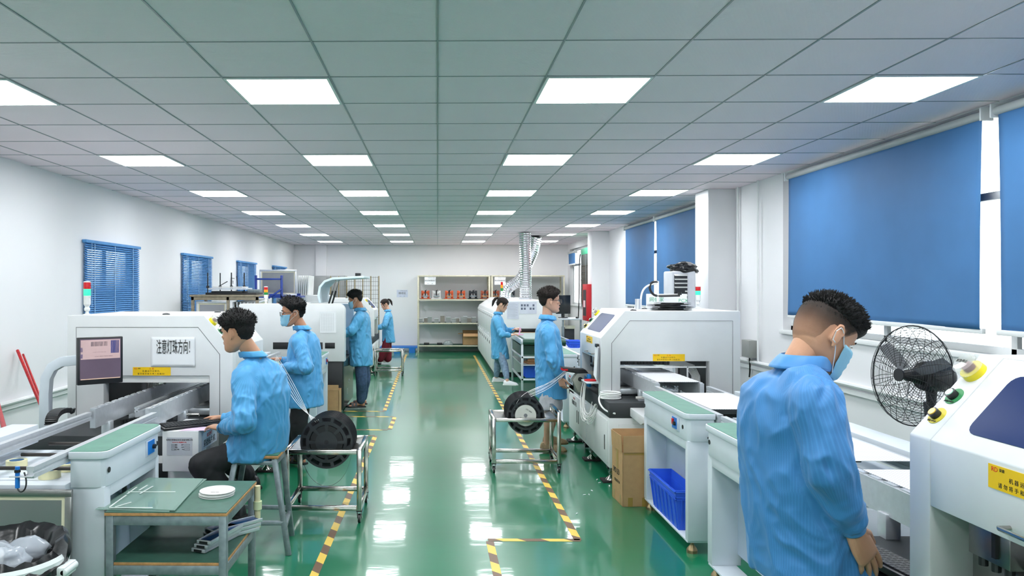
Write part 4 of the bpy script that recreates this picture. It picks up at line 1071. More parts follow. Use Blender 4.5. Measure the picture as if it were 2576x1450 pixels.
MB().tube(bez((0, 0, -.05), (.01, 0, -.09), (.06, 0, -.06), (.03, 0, .02)), .0035, 6).build('cable', M_black, t)
MB().box(-.03, .07, -.015, .015, .0, .004).build('bracket', M_alu, t)
# cable chain arch and white block on the left conveyor
t = thing('cable_chain', 'black plastic cable chain arching over the left conveyor', 'cable chain', (0, 0, 0))
ca, cb_ = at(128, 1058, 4.75), at(186, 1035, 5.1); mid = (ca + cb_) / 2 + Z_ * .03
pts = bez(ca - Z_ * .03, ca + Z_ * .05, cb_ - V((.1, 0, -.02)), cb_, 22)
mb = MB()
for i in range(22): mb.beam(pts[i] * .92 + pts[i + 1] * .08, pts[i + 1] * .92 + pts[i] * .08, .07, .032)
mb.build('chain_link', M_black, t, bevel=.001)['kind'] = 'stuff'
# waste bin
t = thing('waste_bin', 'white plastic waste bin with black liner in the bottom left corner', 'waste bin', (-1.70, 2.93, 0))
mb = MB(); mb.loft([MB().ring((0, 0, z), X_, Y_, r, r, 40) for r, z in [(.16, .0), (.215, .60), (.232, .605), (.235, .64), (.225, .655), (.212, .64), (.20, .60), (.155, .02)]]); mb.build('bin_body', mat('bin_white', (228, 232, 232), .4), t)
mb = MB(); mb.box(.19, .262, -.05, .05, .575, .62); mb.cyl((.255, -.05, .60), (.255, .05, .60), .016); mb.build('bin_handle', mat('bin_white', (228, 232, 232), .4), t, bevel=.006)
mb = MB(); R = []
for r, z in [(.238, .63), (.240, .668), (.222, .69), (.19, .67), (.165, .60), (.14, .585), (.05, .58)]:
    R.append([V(((r + .012 * noise.noise(V((math.cos(a) * 5, math.sin(a) * 5, z * 20)))) * math.cos(a), (r + .012 * noise.noise(V((math.cos(a) * 5, math.sin(a) * 5, z * 20)))) * math.sin(a), z + .02 * noise.noise(V((math.cos(a) * 4, math.sin(a) * 4, z * 9))) + (.02 if math.sin(a) > 0 else -.045 if r > .2 else 0))) for a in [i * 2 * PI / 72 for i in range(72)]])
mb.loft(R); mb.build('bin_liner', M_bag, t)
for i, (x, y, a_, lab) in enumerate(((-.06, .02, .3, 'crumpled clear film bag at the left in the waste bin'), (.06, .07, 1.1, 'crumpled clear film bag at the back of the waste bin'), (.05, -.06, 2.0, 'small clear film bag at the right in the waste bin'))):
    o = rag('film_bag', (-1.70 + x, 2.93 + y, .655), (.075, .06, .045), mat('clear_film', (205, 212, 222), .12, alpha=.55, bump=.8, bscale=18), lab, 'plastic bag', 10 + i, 3)
for i in range(2):
    rl = thing('discarded_reel', '%s white reel thrown in the waste bin' % ['lower', 'upper'][i], 'tape reel', (-1.76, 2.86, .64 + .02 * i), 0, 'white reels in the bin'); rl.rotation_euler = (.12, .1 * i, 0)
    mb = MB(); mb.cyl((0, 0, 0), (0, 0, .003), .085, n=40); mb.cyl((0, 0, .010), (0, 0, .013), .085, n=40); mb.build('reel_flange', M_wplas, rl); MB().cyl((0, 0, .002), (0, 0, .011), .07, n=30).build('tape_coil', mat('wound_tape', (60, 60, 62), .5), rl)
# red poles leaning on the left wall
def pole(p0, p1, r, m, label, nm='broom_pole'):
    p0 = V(p0); t = MB(Matrix.Translation(-p0)); t.tube([p0, p1], r, 12); o = t.build(nm, m); o.location = p0; tag(o, label, 'pole', 'red poles leaning on the left wall'); return o
M_pole = mat('red_pole', (186, 30, 36), .4, var=.35, scale=60)
pole(at(121, 1064, 6.5) , atx(44, 882, XL + .03), .014, M_pole, 'long red pole leaning on the left wall, front one of the leaning pair')
pole(at(125, 1060, 6.65), atx(58, 892, XL + .03), .010, M_pole, 'slim red pole leaning close behind the long one at the left wall')
pole(at(12, 1084, 5.4), atx(-10, 1000, XL + .03), .018, M_pole, 'short visible end of a red pole at the far left edge')
# ================================================================ FAR HALF OF THE ROOM
# ---- big rounded mounter behind the man with glasses
t = thing('placement_machine', 'big plain white machine with rounded top and raised hood on the left', 'assembly machine', (-2.60, 9.80, 0))
Wd, D_ = 1.385, 1.15
def arch(y, zb, w, h, k=.09, z0=.74):
    return [(0, y, z0), (w, y, z0), (w, y, h - k)] + [(w - k + k * math.cos(a), y, h - k + k * math.sin(a)) for a in [i * PI / 16 for i in range(1, 8)]] + [(w - k, y, h), (.02, y, h), (0, y, h - .02)]
mb = MB(); mb.prism(arch(0, 0, Wd, 1.495), (0, .16, 0)); mb.build('near_cover', M_white, t, bevel=.004)
mb = MB(); mb.prism(arch(0, 0, Wd, 1.47), (0, .08, 0)); 
mb.M = Matrix(); o = mb.build('far_cover', mat('pale_blue_frame', (190, 208, 228), .4), t, bevel=.004); o.location = (0, 1.07, 0)
mb = MB(); mb.box(.0, 1.0, .16, 1.07, .74, 1.47); mb.build('rear_body', M_white, t)
mb = MB(); mb.box(.02, Wd - .03, .04, 1.12, .10, .74); mb.build('base_body', M_black, t, bevel=.006)
mb = MB(); mb.box(Wd - .03, Wd - .015, .06, 1.14, .12, .74); lg = mb.build('base_side_panel', mat('dark_glossy_green_grey', (70, 84, 80), .2, .4), t)
text('machine_print', 'J-4600', .05, M_cool, (Wd - .012, .62, .42), Y_, Z_, lg, sx=.8); text('machine_print', 'J', .09, M_cool, (Wd - .012, .45, .30), Y_, Z_, lg)
mb = MB(); mb.box(1.0, 1.3, .17, 1.06, .76, .80); mb.box(1.02, 1.1, .3, .9, 1.0, 1.3); mb.build('inner_mechanism', M_dark, t, bevel=.004)
mb = MB(); mb.box(.45, 1.10, -.004, .001, .90, .99); mb.build('board_slot', M_black, t, bevel=.002)
mb = MB(); mb.box(1.13, 1.26, -.004, .001, .91, .985); mb.build('board_slot', M_black, t, bevel=.002)
feet(t, [(.1, .15), (1.25, .15), (.1, 1.0), (1.25, 1.0)], .09)
# raised hood on gas struts
P = [(1.02, 1.50), (1.00, 1.60), (1.02, 1.72), (1.09, 1.80), (1.20, 1.84), (1.55, 1.86), (1.62, 1.862)]
mb = MB(); R = []
for i, (x, z) in enumerate(P):
    a = V((P[min(i + 1, len(P) - 1)][0] - P[max(i - 1, 0)][0], 0, P[min(i + 1, len(P) - 1)][1] - P[max(i - 1, 0)][1])).normalized(); n = V((a.z, 0, -a.x)) * .03
    R.append([V((x, .18, z)), V((x, 1.05, z)), V((x, 1.05, z)) + n, V((x, 1.03, z)) + n * 1.0, V((x, .20, z)) + n, V((x, .18, z)) + n])
mb.loft(R); hood = mb.build('raised_hood', mat('hood_pale_blue', (208, 224, 232), .35), t, bevel=.003)
MB().box(1.50, 1.57, .22, .34, 1.86, 1.90).build('hood_latch', M_black, hood, bevel=.004)
for y in (.22, .55):
    s = MB(); s.cyl((1.12, y, 1.40), (1.20, y, 1.66), .012, n=10); s.build('gas_strut', M_black, t); s = MB(); s.cyl((1.20, y, 1.66), (1.245, y, 1.81), .006, n=8); s.build('strut_rod', M_steel, t)
stack_light(at(669, 766, 9.95) , 'red, amber and green signal tower on the rounded white machine', [('green_lens', M_lensg), ('amber_lens', M_lenso), ('red_lens', M_lensr)], .75)
pp = at(825, 811, 9.79)
o = MB(Matrix()).box(-.105, .105, -.001, .001, -.14, .14).build('paper_form', M_paper, smooth=False); o.location = (pp.x, 9.797, pp.z); tag(o, 'ruled paper form stuck on the rounded white machine', 'paper')
g_ = MB()
for i in range(8): g_.box(-.085 + i * .022, -.084 + i * .022, -.0015, -.001, -.115, .115)
for i in range(12): g_.box(-.085, .07, -.0015, -.001, -.115 + i * .02, -.1145 + i * .02)
g_.build('form_lines', mat('pencil_grey', (120, 120, 124), .7), o, smooth=False)
o = MB().box(-.02, .02, -.06, .06, 0, .20).build('red_folder', M_red, bevel=.003); o.location = (-1.45, 8.95, .902); tag(o, 'red upright folder standing on the far left conveyor table', 'folder')
o = MB().box(-.09, .09, -.12, .12, 0, .03).build('plastic_tray', M_wplas, bevel=.006); o.location = (-1.85, 10.3, 1.47); tag(o, 'low white tray on top of the rounded white machine', 'tray')
o = MB().box(-.06, .06, -.03, .03, 0, .025).build('orange_case', mat('orange_plastic', (240, 90, 30), .4), bevel=.004); o.location = (-2.12, 10.2, 1.47); tag(o, 'small orange case on top of the rounded white machine', 'case')

# ---- small far cart
cart((-1.23, 14.5, 0), .56, .50, .50, 'small steel cart in the distance in front of the woman in red trousers')

# ---- stencil rack at the left wall
t = thing('stencil_rack', 'worn steel angle rack holding stencil frames under the blue blinds', 'rack', (0, 0, 0))
xa, xb, ya, yb, zt_ = -3.62, -2.63, 11.0, 11.62, 1.60
M_wood = mat('worn_rack_paint', (150, 138, 118), .6, var=.2, scale=20)
for (x, y) in ((xa, ya), (xa + .52, ya), (xb - .04, ya), (xa, yb), (xb - .04, yb)): MB().box(x, x + .04, y, y + .04, 0, zt_ - .03).build('leg', M_wood, t, bevel=.002)
MB().box(xa - .02, xb + .01, ya - .01, yb + .05, zt_ - .03, zt_).build('rack_top', M_wood, t, bevel=.002)
MB().box(xa, xb, ya, yb + .04, 1.00, 1.03).build('shelf', M_wood, t, bevel=.002)
MB().box(xa, xb, ya, ya + .03, zt_ - .08, zt_ - .03).build('rail', M_wood, t, bevel=.002)
stencil((-3.56, 11.06, 1.035), (0, 0, .05), .46, .47, 'large stencil frame with cream border, leftmost on the rack', m=M_foil, cream=False, group='stencil frames on the rack')
for i in range(7): stencil((-3.02 + .055 * i, 11.08, 1.033), (0, -.05 - .01 * i, 1.35), .46, .46, 'narrow edge of an aluminium stencil frame filed upright in the rack', cream=False, group='stencil frames filed in the rack')
t = thing('screen_printer', 'manual screen printing fixture with upright rods on top of the rack', 'printing fixture', (-3.10, 11.3, 1.60))
MB().box(-.34, .42, -.20, .20, .0, .03).build('base', M_black, t, bevel=.004)
MB().box(-.26, .20, -.18, .18, .03, .055).build('dark_bed', M_dark, t, bevel=.003)
o = MB().box(-.30, .26, -.2, .2, .075, .10); o.build('printing_table', M_cool, t, bevel=.003)
MB().box(-.24, .20, -.19, .19, .105, .12).build('upper_plate', M_wplas, t, bevel=.002)
for x, y in ((-.31, -.18), (-.23, .18), (.02, -.1), (.16, .1)): mb = MB(); mb.cyl((x, y, .03), (x, y, .33), .009, n=10); mb.cyl((x, y, .10), (x, y, .135), .022, n=10); mb.build('guide_rod', M_dark, t)
mb = MB(); mb.cyl((.09, .0, .12), (.07, .0, .28), .006, n=8); mb.cyl((-.22, .1, .13), (-.10, .12, .20), .006, n=8); mb.build('lever', M_dark, t)
MB().box(.26, .44, -.1, .1, .03, .08).build('motor_block', M_galv, t, bevel=.003)
# sign sheet behind rack
def wall_sign(c, w, h, word, label, m=None, normal=-1):
    t = thing('wall_sign', label, 'sign', c, 0, None)
    MB().box(-w / 2, w / 2, -.003, 0, -h / 2, h / 2).build('sign_board', m or mat('pale_lilac_board', (216, 222, 238), .5), t, smooth=False)
    text('sign_header', '荣 德 自 动 化 设 备', h * .10, M_ink, (w * .12, -.0045, h * .37), X_, Z_, t)
    text('sign_word', word, h * .34 if len(word) < 5 else h * .24, M_ink, (0, -.0045, h * .02), X_, Z_, t)
    text('sign_footer', '责任人:          日期:', h * .09, M_ink, (0, -.0045, -h * .36), X_, Z_, t)
    return t
p = at(1012, 739, Y1 - .004); wall_sign(p, .30, .20, '维修区', 'pale sign reading repair area in Chinese, on the far wall')
# ---- blue steel rack with big framed screen
t = thing('blue_rack', 'dark blue steel rack holding a large framed screen', 'rack', (0, 0, 0))
M_bst = mat('blue_enamel_steel', (30, 62, 150), .4, var=.06)
xa, xb = at(643, 700, 13.0).x, at(708, 700, 13.0).x
mb = MB()
for x in (xa, xb):
    mb.box(x - .02, x + .02, 13.0, 13.04, 0, 1.92); mb.box(x - .02, x + .02, 13.7, 13.74, 0, 1.7)
mb.box(xa, xb, 13.0, 13.04, 1.84, 1.87); mb.box(xa, xb, 13.0, 13.04, 1.56, 1.60); mb.beam((xa + .12, 13.0, 1.45), (xb, 13.0, 1.68), .03); mb.box(xa, xb + .2, 13.7, 13.74, 1.55, 1.6)
mb.box(xb + .26, xb + .29, 13.3, 13.33, 0, 1.56)
mb.build('rack_frame', M_bst, t, bevel=.003)
MB().box(xa, xb + .28, 13.0, 13.74, 1.53, 1.56).build('shelf', M_bst, t)
fr = stencil((xa - .0, 13.30, 1.565), (0, 0, 0), .66, .46, 'large grey framed printing screen standing in the blue rack', cream=False, m=mat('grey_screen_mesh', (150, 152, 154), .4, .3))
for i in range(6):
    x = at(755 + i * 5, 700, 14.2).x; o = MB().box(-.012, .012, -.3, .3, 0, .36).build('white_board', M_wplas, bevel=.003); o.location = (x, 14.2, 1.57 + .0); o.rotation_euler = (0, .05, 0); tag(o, 'white upright panel in the row right of the blue rack', 'panel', 'white panels right of the blue rack')
t = thing('storage_table', 'white storage unit under the row of upright panels at the left wall', 'cabinet', (-2.98, 13.85, 0)); MB().box(0, .95, 0, .75, .05, 1.565).build('unit_body', M_white, t, bevel=.006)
MB().box(.05, .9, -.01, 0, .1, 1.45).build('unit_door', M_white, t, bevel=.003)
# ---- grey steel cabinet and wire partition
t = thing('steel_cabinet', 'grey two-door steel cabinet in the far left corner', 'cabinet', (-3.35, 19.55, 0))
MB().box(0, .92, 0, .45, 0, 2.02).build('cabinet_body', mat('cabinet_grey', (128, 130, 130), .5), t, bevel=.004)
for x in (.01, .465): d_ = MB().box(x, x + .445, -.012, 0, .03, 1.99).build('door', mat('cabinet_grey', (128, 130, 130), .5), t, bevel=.003); MB().box(x + .40 - (.36 if x > .1 else 0), x + .43 - (.36 if x > .1 else 0), -.025, -.012, 1.0, 1.12).build('door_handle', M_alu, d_)
t = thing('wire_partition', 'tall rusty-gold wire mesh rack behind the sandalled man', 'wire rack', (0, 0, 0))
yy = 17.6; xa = at(832, 700, yy).x; xb = at(953, 700, yy).x; mb = MB(); w = MB()
n = 6
for i in range(n + 1): x = xa + (xb - xa) * i / n; mb.cyl((x, yy, 0), (x, yy, 1.98), .012, n=8)
mb.build('post', mat('gilt_rust_metal', (150, 132, 92), .35, .7, var=.3, scale=40), t)
for i in range(17): z = .35 + i * .1; w.cyl((xa, yy, z), (xb, yy, z), .004, n=5)
for i in range(22): x = xa + (xb - xa) * (i + .5) / 22; w.cyl((x, yy, .3), (x, yy, 1.97), .0035, n=5)
w.build('wire_mesh', mat('wire_grey', (120, 116, 108), .4, .6), t)
# ---- pallets by the far wall
t = thing('pallet', 'blue plastic pallet lying by the far wall left of the shelves', 'pallet', (at(985, 880, 19.9).x - .3, 19.7, 0))
mb = MB(); w = at(1050, 880, 19.9).x - at(985, 880, 19.9).x + .3
for i in range(6): mb.box(0, w, .1 * i, .1 * i + .07, .12, .15)
mb.build('deck_board', mat('pallet_blue', (24, 110, 196), .5), t)
mb = MB()
for x in (0, w * .38, w * .78): mb.box(x, x + .16, 0, .57, 0, .12)
mb.build('pallet_block', mat('pallet_blue', (24, 110, 196), .5), t)
# ---- shelves at the far wall
def shelf_unit(x0, x1, label):
    t = thing('storage_shelf', label, 'shelf', (0, 0, 0)); y0, y1 = 19.75, 20.3
    for x in (x0, x1 - .04):
        for y in (y0, y1): MB().box(x, x + .04, y, y + .04, 0, 2.03).build('post', M_cream, t, bevel=.003)
    for z in (.16, .75, 1.37, 2.0):
        MB().box(x0 + .02, x1 - .02, y0 - .01, y1 + .04, z, z + .035).build('shelf_board', M_cream, t, bevel=.003)
    for z in (.196, .786, 1.406): MB().box(x0 + .045, x1 - .045, y0 + .005, y1, z, z + .003).build('shelf_mat', mat('dark_green_mat', (60, 92, 80), .6), t)
    return t
sA0, sA1, sB0, sB1 = at(1050, 700, 19.75).x, at(1233, 700, 19.75).x, at(1236, 700, 19.75).x, at(1421, 700, 19.75).x
shelf_unit(sA0, sA1, 'cream steel shelf unit against the far wall, the left one of two')
shelf_unit(sB0, sB1, 'cream steel shelf unit against the far wall, partly behind the silver duct')
for (u, word, lab) in ((1082, '测试架摆放区', 'white sign hanging on the top left of the left shelf unit'), (1258, '测试架维修区', 'white sign hanging behind the signal tower on the right shelf unit')):
    p = at(u, 707, 19.73); wall_sign((p.x, 19.737, p.z), .29, .20, word, lab, M_paper)
p = at(598, 712, 15); 
o = wall_sign((-3.88, 14.2, 1.80), .16, .22, '检', 'small white notice on the left wall between two blinds', M_paper); o.rotation_euler = (0, 0, PI / 2)
# orange jigs on the upper shelf
def jig(x, z, label, m, w=.26, kind=0):
    t = thing('test_jig', label, 'test jig', (x, 19.95, z), 0, 'test jigs on the shelf')
    MB().box(-w / 2 - .03, w / 2 + .03, -.12, .12, 0, .015).build('base_plate', m, t, bevel=.002)
    for sx in (-1, 1): MB().box(sx * w * .36 - .03, sx * w * .36 + .03, .02, .04, .015, .22).build('upright', m, t, bevel=.003)
    MB().box(-w * .4, w * .4, -.05, .02, .06, .085).build('clamp_plate', M_ply if kind == 0 else M_galv, t, bevel=.002)
    MB().box(-w * .4, w * .4, -.02, .03, .14, .20).build('upper_plate', m, t, bevel=.002)
    mb = MB(); mb.cyl((0, -.02, .08), (0, -.02, .23), .018, n=10); mb.cyl((0, -.05, .18), (.03, -.09, .24), .008, n=8); mb.build('toggle_clamp', M_black, t)
zs = 1.411
for u, lab, m_, kd in ((1070, 'orange and black test jig, leftmost on the upper shelf', M_orange, 1), (1098, 'white boxy test jig, second on the upper shelf', M_wplas, 1), (1130, 'bright orange test jig with two clamps, third on the upper shelf', M_orange, 0), (1160, 'bright orange test jig, fourth on the upper shelf', M_orange, 0), (1190, 'dark grey test jig, fifth on the upper shelf', M_dark, 1), (1220, 'brown orange test jig at the right end of the upper shelf', mat('brown_orange', (160, 76, 48), .5), 0), (1246, 'brown orange test jig left of the silver duct on the right shelf', mat('brown_orange', (160, 76, 48), .5), 0), (1285, 'black and orange test jig behind the silver ducts on the shelf', M_dark, 1)):
    jig(at(u, 740, 19.95).x, zs, lab, m_, .22, kd)
# grey trays on the middle shelf
k = 0
pos = [(1058, 0), (1072, 0), (1081, 0), (1098, 0), (1113, 0), (1128, 0), (1142, 0), (1150, 0), (1165, 0), (1170, 0), (1180, 0), (1192, 0)]
words_ = ['first', 'second', 'third', 'fourth', 'fifth', 'sixth', 'seventh', 'eighth', 'ninth', 'tenth', 'eleventh', 'last']
for i, (u, lv) in enumerate(pos):
    x = at(u, 800, 19.9).x; h = .10 + .05 * ((i * 7) % 3) / 2 + (.06 if i in (4, 9) else 0)
    t = thing('parts_tray_stack', 'grey stack of component trays, %s from the left on the middle shelf' % words_[i], 'tray stack', (x, 19.88 + .05 * (i % 2), .790), 0, 'grey tray stacks on the middle shelf')
    mb = MB(); nn = int(h / .02)
    for j in range(nn): mb.box(-.055, .055, -.10, .10, j * .02, j * .02 + .014)
    mb.build('tray', [M_gbox, mat('tray_brown_grey', (150, 142, 132), .5, var=.1)][i % 3 == 1], t, smooth=False)
    MB().box(-.06, .06, -.105, .105, nn * .02 - .005, nn * .02 + .004).build('top_tray', M_alu if i % 2 else M_gbox, t, smooth=False)
bx = carton((at(1184, 860, 19.95).x, 20.0, .20), 0, .42, .36, .30, 'open tan cardboard box on the lowest shelf, left of the oven', flaps='out', fh=.12)
for u, lab in ((1073, 'left'), (1106, 'right')):
    o = MB().box(-.07, .07, -.08, .08, 0, .05).build('black_case', M_black, bevel=.006); o.location = (at(u, 868, 19.9).x, 19.9, .20); tag(o, '%s small black case on the lowest shelf' % lab, 'case')
mb = MB(); mb.loft([MB().ring((0, 0, z), X_, Y_, a, b, 20) for a, b, z in ((.13, .09, 0), (.13, .09, .05), (.09, .07, .09), (.07, .05, .10))]); o = mb.build('clear_case', mat('grey_clear_case', (150, 158, 160), .2), None); o.location = (at(1127, 868, 19.9).x, 19.9, .20); tag(o, 'grey clear plastic case on the lowest shelf between black cases and box', 'case')

# ---- reflow oven
t = thing('reflow_oven', 'long white reflow oven with hinged side doors at the right of the aisle', 'oven', (1.06, 14.3, 0)); Lo = 5.4; Wo = 1.30
P = [(0, .10), (0, 1.20), (.03, 1.27), (.30, 1.46), (1.02, 1.46), (1.27, 1.32), (1.30, 1.25), (1.30, .10)]
mb = MB(); mb.prism([(x, 0, z) for x, z in P], (0, Lo, 0)); mb.build('oven_body', M_white, t, bevel=.006)
for i in range(9):
    y = .08 + i * .59
    d_ = MB().box(-.012, 0, y, y + .56, .80, 1.20).build('upper_door', M_white, t, bevel=.003)
    for q in (.1, .22, .34, .46): MB().box(-.014, -.011, y + q, y + q + .02, 1.12, 1.15).build('latch', M_dark, d_)
    d_ = MB().box(-.012, 0, y, y + .56, .14, .70).build('lower_door', M_white, t, bevel=.003)
    for q in (.2, .3): MB().box(-.015, -.011, y + q, y + q + .045, .58, .64).build('slot_handle', M_black, d_)
mb = MB()
for i in range(10): y = .04 + i * .59; mb.tube([(-.002, y, .72), (-.03, y, .72), (-.03, y, .78), (-.002, y, .78)], .006, 6)
mb.build('hinge_rod', M_alu, t)
MB().box(.34, .92, -.004, 0, .86, .93).build('board_slot', M_black, t, bevel=.002)
MB().box(.30, .96, -.03, 0, .80, .86).build('slot_sill', M_card, t, bevel=.003)
MB().box(.05, 1.25, .1, Lo - .1, 0, .10).build('plinth', M_black, t)
def pinned(u0, v0, u1, v1, Y, label, m=M_paper, name='paper_sheet'):
    a = at(u0, v0, Y); b = at(u1, v1, Y); c = (a + b) / 2; o = MB().box(-(b.x - a.x) / 2, (b.x - a.x) / 2, -.001, .001, -(a.z - b.z) / 2, (a.z - b.z) / 2).build(name, m, smooth=False); o.location = (c.x, Y - .001, c.z); tag(o, label, 'paper'); return o, (b.x - a.x), (a.z - b.z)
M_lil = mat('lilac_sheet', (226, 226, 238), .5)
o, w, h = pinned(1275, 760, 1305, 803, 14.298, 'printed instruction sheet on the oven front behind the woman', M_lil)
g_ = MB()
for i in range(16): g_.box(-w * .4, w * .4 * (1 if i % 3 else .6), -.0018, -.001, h * .4 - i * h * .05 - .001, h * .4 - i * h * .05 + .001)
g_.build('print_lines', mat('print_grey', (150, 150, 160), .6), o, smooth=False)
o, w, h = pinned(1307, 760, 1350, 790, 14.298, 'sheet with small diagrams on the oven front beside the tall man', M_lil)
g_ = MB()
for i in range(5):
    for j in range(2):
        if (i + j) % 4 != 3: g_.box(-w * .42 + i * w * .17, -w * .42 + i * w * .17 + w * .11, -.0018, -.001, h * .12 - j * h * .28, h * .12 - j * h * .28 + h * .18)
g_.build('print_blocks', mat('print_blue_grey', (110, 114, 134), .6), o, smooth=False)
stack_light((1.44, 16.9, 1.46), 'red, orange and green signal tower on the long oven', [('green_lens', M_lensg), ('amber_lens', M_lenso), ('red_lens', M_lensr)], 1.5)
# ---- silver ducts
M_duct = mat('silver_foil_duct', (225, 226, 230), .22, .95, var=.12, scale=40, bump=.8, bscale=30)
def duct(pts, r, label):
    t = thing('foil_duct', label, 'duct', (0, 0, 0), 0, None); mb = MB(); P = []; rad = []
    n = len(pts); L_ = sum((pts[i + 1] - pts[i]).length for i in range(n - 1)); m_ = int(L_ / .012)
    cum = [0]
    for i in range(n - 1): cum.append(cum[-1] + (pts[i + 1] - pts[i]).length)
    for k in range(m_ + 1):
        s = L_ * k / m_; i = max(j for j in range(n) if cum[j] <= s + 1e-9); i = min(i, n - 2); f = (s - cum[i]) / (cum[i + 1] - cum[i]); P.append(pts[i].lerp(pts[i + 1], f)); rad.append(r * (1 + .045 * math.cos(k * PI * .5)) * (1 + .03 * noise.noise(V((k * .1, r, 0)))))
    mb.tube(P, r, 28, rad); mb.build('duct_hose', M_duct, t)
    c = MB(); c.cyl(P[0] - Z_ * .0, P[0] + Z_ * .03, r * 1.12, n=28); c.build('collar', M_alu, t)
d0 = at(1322, 750, 15.9); d1 = at(1322, 586, 15.9)
duct([V((d0.x, 15.9, 1.46)), V((d0.x, 15.9, 2.2)), V((d0.x - .02, 15.9, ZC - .02))], .122, 'vertical silver foil duct from the oven to the ceiling')
q0 = at(1270, 745, 17.4); 
duct(bez((q0.x, 17.4, 1.46), (q0.x + .02, 17.4, 1.85), (q0.x + .30, 17.3, 1.70), (q0.x + .42, 17.2, 2.05), 14) + bez((q0.x + .42, 17.2, 2.05), (q0.x + .5, 17.2, 2.3), (q0.x + .62, 17.0, 2.45), (q0.x + .66, 16.9, ZC - .02), 14), .125, 'bent silver foil duct rising from the oven behind the straight one')

# ---- belt bench where the woman works
t = thing('belt_bench', 'aluminium profile bench with dark green conveyor belt in front of the oven', 'bench', (0, 0, 0))
xa, xb, ya, yb = 1.37, 2.09, 12.2, 14.1
mb = MB()
for x in (xa, xb):
    for y in (ya, yb - .3): mb.box(x - .018, x + .018, y, y + .036, 0, .80)
for z in (.56, .20): mb.box(xa, xb, ya, ya + .03, z, z + .03); mb.box(xa - .015, xa + .015, ya, yb - .3, z, z + .03); mb.box(xb - .015, xb + .015, ya, yb - .3, z, z + .03)
mb.build('bench_frame', M_alu, t, bevel=.003)
mb = MB()
for x in (xa - .03, xb): mb.box(x, x + .035, ya - .05, yb, .79, .87); mb.box(x + .005, x + .03, ya - .055, ya - .05, .80, .86)
mb.build('side_beam', M_alu, t, bevel=.003)
mb = MB(); P = [(ya + .03 + .05 * math.cos(a), .82 + .045 * math.sin(a)) for a in [PI / 2 + i * PI / 8 for i in range(9)]] + [(yb - .05 + .05 * math.cos(a), .82 + .045 * math.sin(a)) for a in [-PI / 2 + i * PI / 8 for i in range(9)]]
mb.prism([(xa + .01, y, z) for y, z in P], (xb - xa - .02, 0, 0)); mb.build('conveyor_belt', mat('dark_green_belt', (28, 74, 58), .4), t)
MB().box(xa + .06, xb - .06, ya + .15, yb - .1, .866, .869).build('bench_mat', mat('pale_bench_surface', (166, 184, 178), .35), t)
MB().box(xa, xb, ya + .2, yb - .3, .60, .75).build('drip_tray', mat('dark_green_belt', (28, 74, 58), .4), t)
MB().box(xa, xb, ya + .02, yb - .3, .44, .455).build('lower_shelf', M_alu, t)
for i in range(5):
    o = MB().box(-.26, .26, -.16, .16, 0, .012).build('flat_carton', M_card if i % 2 else M_cardin, smooth=False); o.location = (1.70 + .02 * i, 12.5, .457 + .014 * i); o.rotation_euler = (0, 0, .2 - .12 * i); tag(o, 'flattened cardboard piece on the lower shelf of the belt bench', 'cardboard', 'flattened cardboard on the bench shelf')
ph = thing('pink_tool', 'pink hand tool held by the woman at the belt bench', 'tool', at(1306, 835, 12.75)); MB().cyl((0, 0, -.05), (.02, 0, .07), .012, n=12).build('handle', mat('pale_pink_plastic', (236, 176, 214), .4), ph); MB().box(-.07, .07, -.03, .03, -.055, -.04).build('base_plate', mat('pale_pink_plastic', (236, 176, 214), .4), ph, bevel=.004)
t = thing('small_part_tray', 'small clear blue tray of parts on the belt bench', 'tray', (1.98, 12.9, .87)); MB().box(-.09, .07, -.06, .06, 0, .03).build('tray_body', mat('pale_blue_plastic', (150, 196, 226), .3), t, bevel=.006)

# ---- computer desk behind the tall man
t = thing('computer_desk', 'small grey computer desk by the right wall behind the tall man', 'desk', (0, 0, 0))
da, db = 2.27, 2.52
MB().box(da - .1, db + .02, 13.2, 13.75, 1.14, 1.165).build('desk_top', M_alu, t, bevel=.003)
for x in (da - .08, db - .02): MB().box(x, x + .03, 13.25, 13.28, 0, 1.14).build('leg', M_galv, t)
MB().box(da - .02, db - .1, 13.35, 13.7, .35, 1.0).build('computer_case', M_dark, t, bevel=.004)
MB().box(da - .02, db - .1, 13.3, 13.35, .98, 1.04).build('drawer', mat('beige_drawer', (200, 196, 176), .5), t, bevel=.003)
t = thing('monitor', 'black computer monitor on the small desk, right of the tall man\'s face', 'monitor', (0, 0, 0))
a, b = at(1399, 743, 13.45), at(1434, 790, 13.45)
mb = MB(); mb.obox(((a.x + b.x) / 2, 13.45, (a.z + b.z) / 2), V((1, .25, 0)), Z_, V((-.25, 1, 0)), (b.x - a.x) / 2 + .01, (a.z - b.z) / 2, .02); mb.build('monitor_housing', M_screen, t, bevel=.005)
mb = MB(); mb.cyl(((a.x + b.x) / 2, 13.47, 1.18), ((a.x + b.x) / 2, 13.47, b.z + .02), .03, n=12); mb.lathe([(.09, 1.166), (.085, 1.18), (.03, 1.19)], ((a.x + b.x) / 2, 13.47, 0)); mb.build('monitor_stand', M_black, t)
t = thing('computer_mouse', 'black computer mouse on the small desk', 'mouse', (db - .06, 13.3, 1.166)); MB().ell((0, 0, .012), (.03, .05, .018)).build('mouse_body', M_black, t)
t = thing('wall_socket', 'grey and white power socket box on the right wall by the desk', 'socket', (XR - .40, 13.9, 1.18))
MB().box(-.09, .06, -.02, .02, -.04, .06).build('socket_body', M_wplas, t, bevel=.004); MB().box(-.08, .0, -.024, -.02, -.02, .04).build('switch', M_dark, t, bevel=.002); MB().cyl((.03, 0, -1.15), (.03, 0, -.04), .016, n=8).build('conduit', M_wplas, t)
